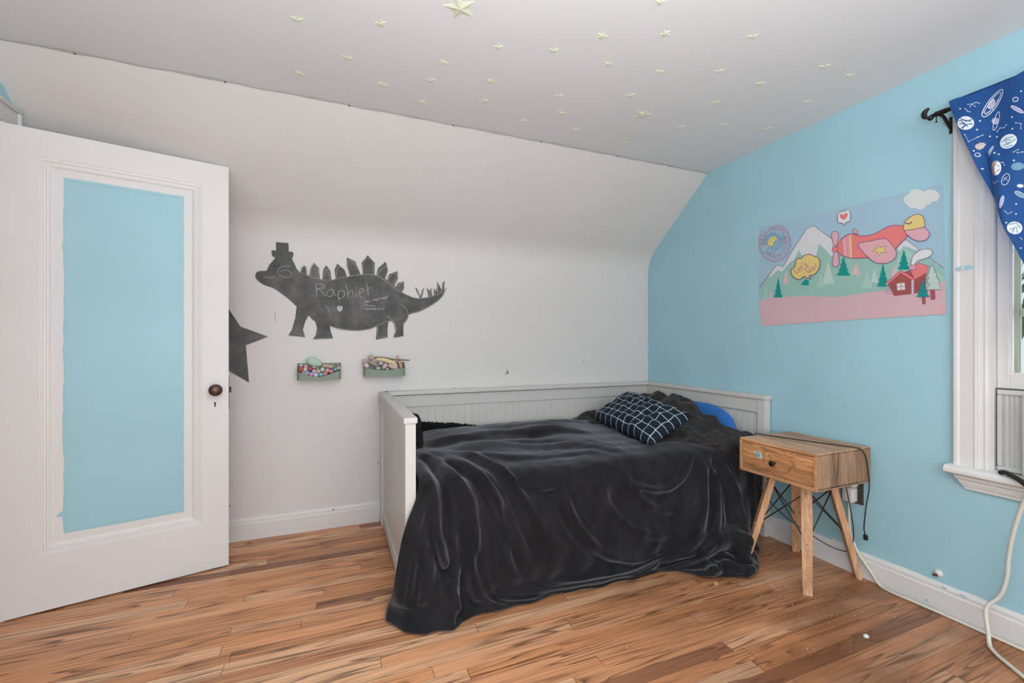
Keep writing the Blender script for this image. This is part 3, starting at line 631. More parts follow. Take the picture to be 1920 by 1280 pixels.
# ================================================================ chalk bins
def bin_(name, label, xa, xb, zb, zback, zf, dip, dipc):
    t = thing(name, label, 'bin', ((xa+xb)/2, YB-.04, zb))
    yb_, yf = YB-.003, YB-.078; n = 14; r = .018
    def loop(ins):
        P = []
        x0, x1, y0, y1 = xa+ins, xb-ins, yf+ins, yb_-ins*.3
        for cx, cy, a0 in ((x0+r, y0+r, 180), (x1-r, y0+r, 270)):
            for k in range(7):
                a = math.radians(a0+90*k/6); P.append((cx+r*math.cos(a), cy+r*math.sin(a)))
            if a0 == 180:
                for k in range(1, n): P.append((x0+r+(x1-x0-2*r)*k/n, y0))
        P += [(x1, y0+(y1-y0)*k/5) for k in range(2, 6)]+[(x1-(x1-x0)*k/8, y1) for k in range(1, 8)]+[(x0, y1-(y1-y0)*k/5) for k in range(0, 4)]
        return P
    def top(p):
        f = (p[1]-yf)/(yb_-yf); z = zf+(zback-zf)*max(0, min(1, (f-.15)/.6))
        u = (p[0]-xa)/(xb-xa)
        if f < .3: z -= dip*max(0, math.cos((u-dipc)*math.pi*.98))**1.3
        return z
    bm = bmesh.new(); O = loop(0); I = loop(.003)
    ob = [bm.verts.new((x, y, zb)) for x, y in O]; ot = [bm.verts.new((x, y, top((x, y)))) for x, y in O]
    it = [bm.verts.new((x, y, top((x, y)))) for x, y in I]; ib = [bm.verts.new((x, y, zb+.003)) for x, y in I]
    m = len(O)
    for A_, B_ in ((ob, ot), (ot, it), (it, ib)):
        for k in range(m): bm.faces.new((A_[k], A_[(k+1) % m], B_[(k+1) % m], B_[k]))
    bm.faces.new(ob); bm.faces.new(ib)
    wobj('bin_shell', bm, M['sage'], t, True, 40)
    for s in (.12, .88):
        bm = bmesh.new(); lathe(bm, [(0, 0), (.004, 0), (.003, .002), (0, .0025)], Matrix.Translation((xa+(xb-xa)*s, yb_-.003, zback-.014)) @ Matrix.Rotation(math.pi/2, 4, 'X'), 10)
        wobj('screw', bm, M['black'], t)
    return t
bin_('chalk_bin', 'sage green bin of upright chalk sticks on the wall below the dinosaur head', -.206, .036, .921, 1.018, .974, .036, .48)
bin_('chalk_bin', 'sage green bin of loose chalk pieces on the wall below the dinosaur tail', .168, .421, .931, 1.018, .984, .014, .5)
CH = {}
def chalkmat(c):
    if c not in CH: CH[c] = plain('pastel_chalk_%d' % len(CH), c, .95, 0, .1)
    return CH[c]
RED, PINK, CORAL, HOT, LAV, GREY, YEL, BLU, OLV, TAN, MINT, PEACH = (.50,.13,.11), (.66,.36,.41), (.68,.29,.25), (.72,.30,.48), (.50,.45,.62), (.56,.58,.62), (.62,.51,.30), (.27,.40,.58), (.40,.35,.20), (.56,.43,.32), (.50,.67,.53), (.74,.38,.27)
def K1(x, y): return (540+x/16, 660+y/16)
def K2(x, y): return (670+x/16, 650+y/16)
def chalk(name, label, c, pts, r, yd, end_on=True, cat='chalk', taper=None, grp='chalk in the wall bins'):
    """pts in photograph pixels; yd: distance from the wall"""
    bm = bmesh.new()
    if end_on:
        p = ray(*pts[0], 'y', YB-yd)
        M_ = Matrix.Translation(p) @ Matrix.Rotation(math.radians(90+random.uniform(-18, 8)), 4, 'X') @ Matrix.Rotation(random.uniform(-.2, .2), 4, 'Y')
        L = min(.05, yd*.0+.045)
        lathe(bm, [(0, -L), (r*.9, -L), (r, -L+.004), (r, -.004), (r*.82, .001), (r*.5, .002), (0, .002)], M_, 16)
    else:
        P = catmull([ray(x, y, 'y', YB-yd-(k*.004)) for k, (x, y) in enumerate(pts)], 6); n = len(P)
        rr = [r*(taper(k/(n-1)) if taper else 1)*(.75 if k in (0, n-1) else 1) for k in range(n)]
        tube(bm, P, rr, 10)
    o = obj(name, bm, chalkmat(c), smooth=True, ang=50)
    return tag(o, label, cat, grp)
B1 = [('red-brown', RED, 385, 515, .0125, 'fat', 'at the left end of the left bin'), ('white', GREY, 388, 388, .008, 'small', 'in the back left corner of the left bin'), ('pale pink', PINK, 538, 422, .0105, 'round', 'left of the mint egg in the left bin'),
 ('white and blue', GREY, 520, 515, .0098, 'mottled', 'just above the leftmost blue stick in the left bin'), ('rose red', RED, 660, 490, .0105, 'stubby', 'below the mint egg in the left bin'), ('blue', BLU, 575, 625, .0122, 'slanted', 'leftmost blue one in the left bin'), ('coral', CORAL, 470, 612, .0085, 'small', 'against the left bin rim under the red-brown stick'),
 ('hot pink', HOT, 700, 655, .0112, 'bright', 'resting on the left bin dipped rim'), ('grey lavender', LAV, 782, 562, .0108, 'round', 'above the hot pink stick in the left bin'), ('lavender white', GREY, 835, 682, .0122, 'speckled', 'in the middle of the left bin front rim'), ('yellow', YEL, 915, 572, .0098, 'round', 'in the middle of the left bin'),
 ('blue', BLU, 990, 668, .0112, 'square', 'second blue one on the left bin front rim'), ('pinkish white', GREY, 1038, 520, .0112, 'round', 'right of the yellow stick in the left bin'), ('coral', CORAL, 1108, 648, .0112, 'square', 'right of the blue one on the left bin front rim'), ('light pink', PINK, 1178, 542, .011, 'round', 'below the tan stick in the left bin'),
 ('coral', CORAL, 1300, 575, .0112, 'tall', 'between the pink and the far blue stick in the left bin'), ('blue', BLU, 1420, 515, .0098, 'tall', 'rightmost blue one in the left bin'), ('yellow', YEL, 1525, 482, .0088, 'short', 'in the right corner of the left bin'), ('lilac', LAV, 790, 435, .0108, 'pale', 'touching the mint egg from below'), ('olive', OLV, 892, 485, .0085, 'small', 'under the mint egg tip in the left bin')]
for cn, c, x, y, r, adj, where in B1:
    chalk('chalk_stick', '%s %s chalk stick %s' % (adj, cn, where), c, [K1(x, y)], r*1.17, .048 if y < 500 else (.060 if y < 600 else .066))
chalk('chalk_stick', 'tan chalk stick lying behind the others at the right of the left bin', TAN, [K1(1045, 405), K1(1200, 425), K1(1350, 440)], .0095, .040, False)
chalk('chalk_stick', 'small brown chalk stub in the back right of the left bin', OLV, [K1(1370, 440), K1(1400, 395)], .006, .034, False)
bm = bmesh.new(); pc = ray(*K1(810, 308), 'y', YB-.045)
bmesh.ops.create_uvsphere(bm, u_segments=24, v_segments=16, radius=1)
for v in bm.verts:
    v.co = Vector((v.co.x*.0445*(1-.12*v.co.x), v.co.y*.024, v.co.z*.0255*(1-.18*v.co.x)))
bmesh.ops.rotate(bm, verts=bm.verts, cent=(0, 0, 0), matrix=Matrix.Rotation(math.radians(22), 3, 'Y')); bmesh.ops.translate(bm, verts=bm.verts, vec=pc)
tag(obj('chalk_egg', bm, chalkmat(MINT), smooth=True), 'large mint green egg-shaped chalk on top of the left bin', 'chalk', 'chalk in the wall bins')
fl = lambda t: .55+.9*math.sin(math.pi*min(1, t*1.05))**.8
chalk('wooden_stick', 'long thin brown stick lying across the top of the right bin', (.24, .14, .105), [K2(500, 330), K2(700, 325), (K2(900, 345)), K2(1100, 385), K2(1330, 395), K2(1570, 402)], .0062, .048, False, 'stick', lambda t: 1-.45*t)
chalk('chalk_stick', 'pinkish lump of chalk on the left end of the brown stick', (.55, .41, .38), [K2(320, 330), K2(420, 320), K2(525, 330)], .0112, .052, False, taper=fl)
chalk('chalk_stick', 'curved yellow chalk lying slanted across the right bin', (.74, .63, .37), [K2(560, 370), K2(760, 385), K2(950, 440), K2(1110, 510), K2(1195, 610)], .0098, .058, False, taper=fl)
chalk('chalk_stick', 'peach orange chalk standing up in the right end of the right bin', PEACH, [K2(1205, 250), K2(1250, 420), K2(1320, 630)], .0085, .040, False, taper=lambda t: .75+.35*t)
chalk('chalk_stick', 'mauve chalk lump leaning over the left edge of the right bin', (.55, .42, .43), [K2(240, 370), K2(225, 430), K2(235, 500)], .0112, .056, False, taper=fl)
chalk('chalk_stick', 'cream chalk piece below the mauve lump in the right bin', (.66, .56, .49), [K2(240, 500), K2(270, 560), K2(330, 620)], .0108, .064, False, taper=fl)
chalk('chalk_stick', 'brown-grey chalk lying in the left half of the right bin', (.43, .33, .27), [K2(345, 450), K2(470, 490), K2(610, 580)], .0092, .052, False, taper=fl)
chalk('chalk_stick', 'white cube of chalk in the middle of the right bin', (.64, .64, .65), [K2(650, 490), K2(770, 500)], .0095, .056, False)
chalk('chalk_stick', 'pink chalk leaning left of centre in the right bin', (.62, .43, .47), [K2(880, 500), K2(830, 570), K2(760, 660)], .0102, .062, False, taper=fl)
chalk('chalk_stick', 'pink and cream chalk lying right of centre in the right bin', (.68, .47, .46), [K2(920, 540), K2(1050, 600), K2(1200, 645)], .0095, .064, False, taper=fl)
chalk('chalk_stick', 'lilac-white chip on the front rim of the right bin', (.60, .56, .62), [K2(570, 640), K2(680, 650)], .008, .066, False)
chalk('chalk_stick', 'small grey-white chip at the right bin rim under the pink pieces', (.60, .60, .58), [K2(870, 665), K2(930, 668)], .007, .067, False)
# small broken hook on the white wall
bm = bmesh.new(); H = [ray(x, y, 'y', YB-.006) for x, y in ((951.5, 693.5), (951, 698), (948, 702))]; tube(bm, H, .0022, 6); tube(bm, [H[1], ray(955, 699.5, 'y', YB-.012)], [.0035, .001], 6); tube(bm, [H[0], Vector((H[0].x, YB+.001, H[0].z))], .002, 6)
tag(obj('wall_hook', bm, M['speck']), 'tiny dark broken hook sticking out of the white wall above the bed', 'hook')
# ================================================================ poster on the blue wall
def PP(x, y): return (1390+x*.22652, 330+y*.22656)
poster = thing('poster', 'pastel mountain poster with a pink aeroplane, log cabin and sun stamp on the blue wall', 'poster', (XE-.002, 1.45, 1.25))
PC = {'sky': (.38,.56,.68), 'sky2': (.47,.59,.68), 'cloud': (.74,.74,.73), 'ground': (.70,.47,.50), 'mtn': (.33,.55,.49), 'mtn2': (.40,.62,.54), 'snow': (.72,.71,.73), 'teal': (.0,.30,.265), 'palepine': (.52,.66,.60), 'ink': (.12,.05,.10), 'coral': (.83,.22,.21), 'pink': (.76,.42,.47), 'yellow': (.78,.62,.22), 'brick': (.42,.10,.075), 'lines': (.66,.22,.32), 'blueink': (.09,.20,.40), 'white': (.76,.76,.76), 'plum': (.22,.045,.20), 'pinktree': (.72,.50,.50), 'hot': (.80,.34,.45)}
PK = list(PC); PM = [plain('print_'+k, PC[k], .42, 0, .4) for k in PK]; PI = {k: i for i, k in enumerate(PK)}
pb = bmesh.new(); layer = [0]
def pfn(off):
    def f(x, y):
        p = ray(*PP(x, y), 'x', XE-.0015-off); return p
    return f
def art(poly, c, ink=0, inkc='plum', up=1):
    layer[0] += up; o = layer[0]*.00006
    sheet(pb, poly, pfn(o), PI[c])
    if ink: ribbon(pb, poly, ink, pfn(o+.00004), PI[inkc], True)
def line(L, w, c='plum', closed=False):
    layer[0] += 1; ribbon(pb, L, w, pfn(layer[0]*.00006), PI[c], closed)
edge = [(150,420),(260,400),(800,270),(1670,60),(1672,300),(1682,700),(1690,1140),(1690,1145),(1000,1182),(170,1240),(165,1168),(152,1160),(140,900),(133,740),(150,735)]
art(edge, 'sky')
def inside(poly): return poly
art(cm2([(1345,185),(1365,160),(1385,150),(1400,122),(1440,108),(1490,116),(1512,128),(1545,112),(1600,118),(1632,142),(1638,175),(1620,205),(1580,212),(1560,235),(1530,240),(1512,268),(1470,276),(1430,262),(1400,262),(1370,235),(1350,215)], 3, True), 'cloud')
art([(150,920),(290,740),(345,750),(420,620),(545,430),(600,410),(680,470),(760,530),(880,640),(960,690),(1250,640),(1340,545),(1672,760),(1690,1000),(150,1000)], 'mtn')
art([(290,738),(345,750),(420,620),(545,430),(600,410),(680,470),(765,530),(800,600),(770,660),(740,660),(700,610),(640,560),(625,640),(590,720),(560,640),(510,670),(475,610),(440,690),(395,720),(340,790),(300,780),(235,840),(225,830)], 'snow')
line([(150,920),(290,738),(345,750),(420,620),(545,430),(600,410),(680,470),(765,530),(830,590)], 4)
art([(1290,600),(1340,545),(1370,530),(1480,612),(1430,610),(1390,590),(1340,580),(1310,625)], 'snow'); line([(1370,530),(1672,760)], 4)
art([(1300,660),(1340,590),(1420,640),(1500,720),(1672,830),(1680,900),(1250,900)], 'mtn2')
for tx, ty, h, w, c in ((205,900,140,60,'mtn2'),(245,930,110,40,'pinktree'),(370,770,120,55,'pinktree'),(720,700,190,100,'palepine'),(950,710,110,80,'pinktree'),(1040,780,150,90,'mtn2'),(1270,730,120,70,'pinktree'),(660,800,120,80,'mtn2'),(1100,760,120,60,'palepine')):
    art([(tx,ty),(tx+w*.5,ty+h),(tx-w*.5,ty+h)], c)
art([(150,1040),(260,1005),(480,990),(800,1000),(1060,960),(1300,930),(1500,900),(1690,870),(1692,1143),(1000,1182),(170,1240),(165,1168),(152,1160)], 'ground')
art([(1600,1145),(1692,1040),(1694,1143)], 'pink')
art([(163,1180),(330,1150),(330,1230),(170,1240)], 'ground')
def pine(x, y, w, h, c='teal', ink=0):
    P = [(x, y)]; n = 4
    R = []
    for k in range(n):
        t0 = (k+1)/n; R += [(x+w*.5*t0, y+h*t0*.98), (x+w*.5*t0*.62, y+h*t0*.98)]
    R[-1] = (x+w*.1, y+h); Lf = [(2*x-a, b) for a, b in reversed(R)]
    art(P+R+Lf, c, ink)
pine(305,840,75,165); pine(845,665,120,160); art([(490,900),(530,850),(560,870),(555,905)], 'teal'); pine(1172,725,105,190); pine(1345,605,110,170)
# log cabin
art([(1215,885),(1330,800),(1535,740),(1520,960),(1265,990)], 'brick', 4)
for k in range(1, 5): line([(1225, 880+k*24), (1405, 865+k*24)], 3)
for k in range(1, 5): line([(1430, 860+k*22), (1525, 815+k*27)], 3)
art([(1400,785),(1470,715),(1550,748),(1535,800),(1440,855),(1430,845)], 'coral', 4)
art([(1195,885),(1320,780),(1440,850),(1425,868),(1320,805),(1210,900)], 'coral', 4)
art([(1283,885),(1355,878),(1360,942),(1287,950)], 'yellow', 4)
for a, b in ((1288,890),(1325,886),(1290,918),(1327,915)): art([(a,b),(a+28,b-2),(a+29,b+24),(a+1,b+26)], 'white', 3)
for k in range(6): art(ell(1418, 870+k*19, 14, 9, 0, 14), 'white', 3)
for k in range(4): art(ell(1205, 893+k*22, 10, 7, 0, 12), 'white', 3)
art([(1385,745),(1440,730),(1450,770),(1395,778)], 'hot', 4)
art(cm2([(1405,728),(1410,690),(1430,650),(1470,620),(1510,605),(1565,608),(1580,640),(1550,670),(1510,685),(1460,700),(1430,735)], 5, True), 'white', 4)
art([(1565,930),(1600,925),(1602,1020),(1570,1022)], 'brick', 4)
art([(1580,730),(1600,770),(1592,772),(1622,820),(1610,825),(1645,880),(1630,884),(1660,938),(1540,940),(1560,890),(1535,885),(1552,835),(1540,830),(1555,780)], 'palepine', 4)
art([(1498,1000),(1522,998),(1524,1058),(1500,1058)], 'brick', 4); pine(1503,850,112,152,'teal',4)
# aeroplane
art(cm2([(800,580),(820,530),(900,478),(1000,495),(1100,480),(1190,430),(1260,408),(1345,420),(1370,500),(1320,550),(1250,620),(1100,665),(960,680),(870,670),(815,640)], 5, True), 'coral', 5)
art([(838,525),(865,505),(878,668),(850,655)], 'pink', 0); art([(870,502),(893,490),(905,676),(882,670)], 'hot', 0); art([(893,490),(910,482),(915,678),(903,676)], 'yellow', 0)
art([(800,545),(815,535),(812,640),(800,620)], 'coral', 0)
art(cm2([(970,560),(1080,535),(1190,517),(1240,560),(1280,620),(1270,680),(1200,720),(1110,715),(1050,670),(1000,620)], 5, True), 'pink', 5)
art([(1130,570),(1150,590),(1200,575),(1185,605),(1208,632),(1165,630),(1140,660),(1125,628),(1082,618),(1120,602)], 'yellow', 4)
art(cm2([(775,458),(802,475),(795,560),(770,580),(752,520),(752,470)], 5, True), 'pink', 4); art(cm2([(780,600),(800,640),(808,720),(785,752),(755,735),(762,660)], 5, True), 'pink', 4); art(ell(776, 605, 24, 24), 'coral', 4)
art(cm2([(930,470),(925,445),(940,438),(955,450),(960,480)], 4, True), 'pink', 4)
art(cm2([(1350,450),(1355,380),(1420,325),(1480,320),(1510,350),(1512,425),(1440,440)], 5, True), 'yellow', 5); art(cm2([(1352,455),(1440,440),(1512,425),(1558,480),(1530,525),(1470,538),(1410,515)], 5, True), 'pink', 5)
line([(1358,390),(1395,395),(1412,375)], 9); 
# heart balloon
art(cm2([(800,310),(850,290),(895,282),(900,365),(862,385),(855,408),(835,388),(802,385)], 3, True), 'white', 4)
art(cm2([(848,362),(815,338),(820,315),(845,320),(870,305),(880,325)], 5, True), 'coral')
# speech cloud
art(cm2([(415,810),(415,770),(445,745),(455,690),(500,680),(520,655),(570,648),(605,665),(640,680),(650,730),(635,780),(600,815),(560,825),(575,850),(540,838),(520,830),(480,855),(440,840)], 4, True), 'yellow', 6)
# stamp
art([(262,580),(220,575),(222,535),(250,505),(290,500),(296,525),(270,545)], 'yellow', 0)
cx, cy = 275, 552
line(ell(cx, cy, 133, 157, 0, 60, -65, 215), 3, 'lines'); line(ell(cx, cy, 122, 147, 0, 60, -85, 205), 3, 'lines')
for k in range(18):
    a = math.radians(165+k*10.5); line([(262+52*math.cos(a), 545+52*math.sin(a)), (262+(86 if k % 2 else 74)*math.cos(a), 545+(86 if k % 2 else 74)*math.sin(a))], 3.2, 'blueink')
for dx, dy in ((0, 0), (28, 18), (52, 38)):
    line(cm2([(175+dx, 635+dy*.4), (215+dx, 625+dy*.4), (225+dx, 590+dy*.4), (262+dx, 580+dy*.5), (280+dx, 545+dy*.5), (320+dx, 530+dy*.4), (345+dx*.5, 495+dy), (352+dx*.5, 465+dy*1.6)], 4), 3.2, 'blueink')
wobj('printed_sheet', pb, PM, poster)
def text_poly(s, size):
    """outline mesh of a word in the built-in font, as triangles in 2-D"""
    cu = bpy.data.curves.new('lettering_source', 'FONT'); cu.body = s; cu.size = size; cu.align_x = 'CENTER'; cu.resolution_u = 3
    o = bpy.data.objects.new('lettering_source', cu); COL.objects.link(o); dg = bpy.context.evaluated_depsgraph_get()
    me = bpy.data.meshes.new_from_object(o.evaluated_get(dg)); R = [[tuple(me.vertices[i].co[:2]) for i in p.vertices] for p in me.polygons]
    bpy.data.objects.remove(o); bpy.data.curves.remove(cu); bpy.data.meshes.remove(me); return R
bm = bmesh.new(); off = (layer[0]+3)*.00006
def letters(word, cx, cy, rx, ry, a0, a1, size, inward=True, mat=0):
    for k, ch in enumerate(word):
        a = math.radians(a0+(a1-a0)*k/(len(word)-1)); bx, by = cx+rx*math.cos(a), cy+ry*math.sin(a)
        ux, uy = (math.cos(a), math.sin(a)) if inward else (-math.cos(a), -math.sin(a))   # glyph 'up' on the sheet
        rxv, ryv = -uy, ux
        for f in text_poly(ch, size):
            vs = [bm.verts.new(pfn(off)(bx+p[0]*rxv+p[1]*ux, by+p[0]*ryv+p[1]*uy)) for p in f]
            bm.faces.new(vs).material_index = mat
letters('HAPPINESS', cx, cy, 86, 108, 176, 306, 43, True); wobj('stamp_lettering', bm, [PM[PI['lines']]], poster); bm = bmesh.new(); letters('OVERLOAD', cx, cy, 106, 131, 124, -22, 43, False)
wobj('stamp_lettering', bm, [PM[PI['lines']]], poster)
bm = bmesh.new()
def script(word, x, y, size, ang):
    c, s = math.cos(ang), math.sin(ang)
    for f in text_poly(word, size):
        vs = [bm.verts.new(pfn(off)(x+p[0]*c+p[1]*s, y+p[0]*s-p[1]*c)) for p in f]; bm.faces.new(vs)
script("Let's", 502, 775, 68, -.62); script('Go!', 588, 785, 70, -.42)
wobj('cloud_lettering', bm, [PM[PI['lines']]], poster)
# ================================================================ the daybed
bed = thing('daybed', 'white beadboard daybed in the corner under the dark blanket', 'bed', (1.33, 2.4, 0))
BX0, BX1, BY0, BY1, BZ = .263, 2.392, 1.842, 2.928, .83
def bead(bm, along, a0, a1, z0, z1, d0, d1, pitch=.050, g=.0022):
    """tongued panel with grooves on both faces; 'along' is the axis it runs on, d0..d1 its thickness"""
    n = max(1, round((a1-a0)/pitch)); p = (a1-a0)/n; F = [(a0, d0)]; Bk = [(a0, d1)]
    for k in range(1, n):
        a = a0+k*p
        F += [(a-g, d0), (a, d0+g), (a+g, d0)]; Bk += [(a-g, d1), (a, d1-g), (a+g, d1)]
    F.append((a1, d0)); Bk.append((a1, d1)); poly = F+Bk[::-1]
    if along == 'y': poly = [(b, a) for a, b in poly]
    prism(bm, poly, 'z', z0, z1)
def part(name, bm, **k): return wobj(name, bm, M['bed'], bed, **k)
for nm, y in (('back_panel', BY1),):
    bm = bmesh.new(); bead(bm, 'x', BX0+.055, BX1-.055, .10, .735, BY1-.020, BY1-.008); part(nm, bm)
    bm = bmesh.new(); box(bm, BX0+.05, BX1-.05, BY1-.028, BY1, .725, .801, .002); part('back_rail', bm)
    bm = bmesh.new(); box(bm, BX0+.03, BX1-.03, BY1-.050, BY1+.010, .805, BZ, .004); part('top_cap', bm)
for x0, x1 in ((BX0+.006, BX0+.050), (BX1-.050, BX1-.004)):
    left = x0 < 1
    bm = bmesh.new(); bead(bm, 'y', BY0+.05, BY1-.06, .06, .735, x0+.016, x1-.014); part('end_panel', bm)
    bm = bmesh.new(); box(bm, x0+.004, x1-.004, BY0+.04, BY1-.05, .725, .805, .002); part('end_rail', bm)
    bm = bmesh.new(); box(bm, x0+.008, x1-.006, BY0+.04, BY1-.05, .02, .085, .002); part('end_rail', bm)
    bm = bmesh.new(); box(bm, x0, x1, BY0, BY0+.052, 0, .805, .003); part('post', bm)
    bm = bmesh.new(); box(bm, x0, x1, BY1-.072, BY1, 0, .805, .003); part('post', bm)
    bm = bmesh.new(); box(bm, x0-.007, x1+.006, BY0-.006, BY1+.004, .805, BZ, .004); part('end_cap', bm)
bm = bmesh.new(); box(bm, BX0+.06, BX1-.055, 1.90, BY1-.03, .06, .40, .004); part('bed_base', bm)
# ================================================================ the dark blanket
# ---- blanket base surface: u runs from the foot of the bed to its head, v from the wall down to the hem
HEM = np.array([(.185,1.85),(.25,1.75),(.33,1.702),(.44,1.70),(.485,1.738),(.73,1.745),(.98,1.765),(1.37,1.742),(1.54,1.76),(1.64,1.70),(1.747,1.615),(1.86,1.567),(1.94,1.549),(2.05,1.60),(2.15,1.70),(2.3,1.76)])
def sstep(a, b, x):
    t = np.clip((x-a)/(b-a), 0, 1); return t*t*(3-2*t)
def bl_ctrl(x):
    """control points (x shift target, y, z) of the cross-section at length x"""
    hy = np.interp(x, HEM[:,0], HEM[:,1])
    bul = np.clip((1.75-hy)/.2, 0, 1)*sstep(1.5, 1.7, x)
    rise = sstep(1.75, 2.15, x)*.02
    sag = .012*np.sin(x*5.0)+.01*np.sin(x*11+1)
    o = np.zeros_like(x)
    y = [o+2.90, o+2.86, o+2.5, o+2.2, o+1.97, o+1.850, o+1.820-.012*bul, o+1.806-.03*bul, 1.79-.06*bul+o, hy*.4+.6*(1.775-.1*bul), hy+.045, hy-.012, hy+.02, hy+.08]
    z = [o+.50, o+.585, o+.595+sag, o+.585+sag+rise, o+.572+sag*.5+rise, o+.555, o+.485, o+.38, o+.24, o+.12, o+.05, o+.014, o-.004, o+.012]
    return np.array(y), np.array(z)
XL = np.array([.335,.335,.335,.335,.335,.332,.310,.252,.226,.212,.20,.185,.195,.22])
XR = np.array([2.325,2.325,2.325,2.325,2.32,2.29,2.25,2.22,2.20,2.18,2.17,2.16,2.15,2.14])
def bspl(ctrl, t):
    """uniform cubic B-spline through control rows (clamped by repeating the ends)"""
    c = np.concatenate([ctrl[:1], ctrl, ctrl[-1:]], 0); n = len(ctrl)-1
    s = np.clip(t, 0, 1)*n; k = np.minimum(s.astype(int), n-1); f = s-k
    w = [(1-f)**3/6, (3*f**3-6*f**2+4)/6, (-3*f**3+3*f**2+3*f+1)/6, f**3/6]
    return c, k, w
def bl_base(u, v):
    xn = .185+u*(2.16-.185)
    y, z = bl_ctrl(.185+u*(2.22-.185))
    n = len(XL)
    def samp(a):   # a: (n, ...) or (n,)
        a = np.asarray(a)
        if a.ndim == 1: a = a.reshape((n,)+(1,)*u.ndim)+np.zeros((n,)+u.shape)
        c, k, w = bspl(a, v)
        idx = np.indices(u.shape)
        return sum(w[j]*c[(k+j,)+tuple(idx)] for j in range(4))
    xl, xr = samp(XL), samp(XR)
    return xl+u*(xr-xl), samp(y), samp(z)
# ---- end

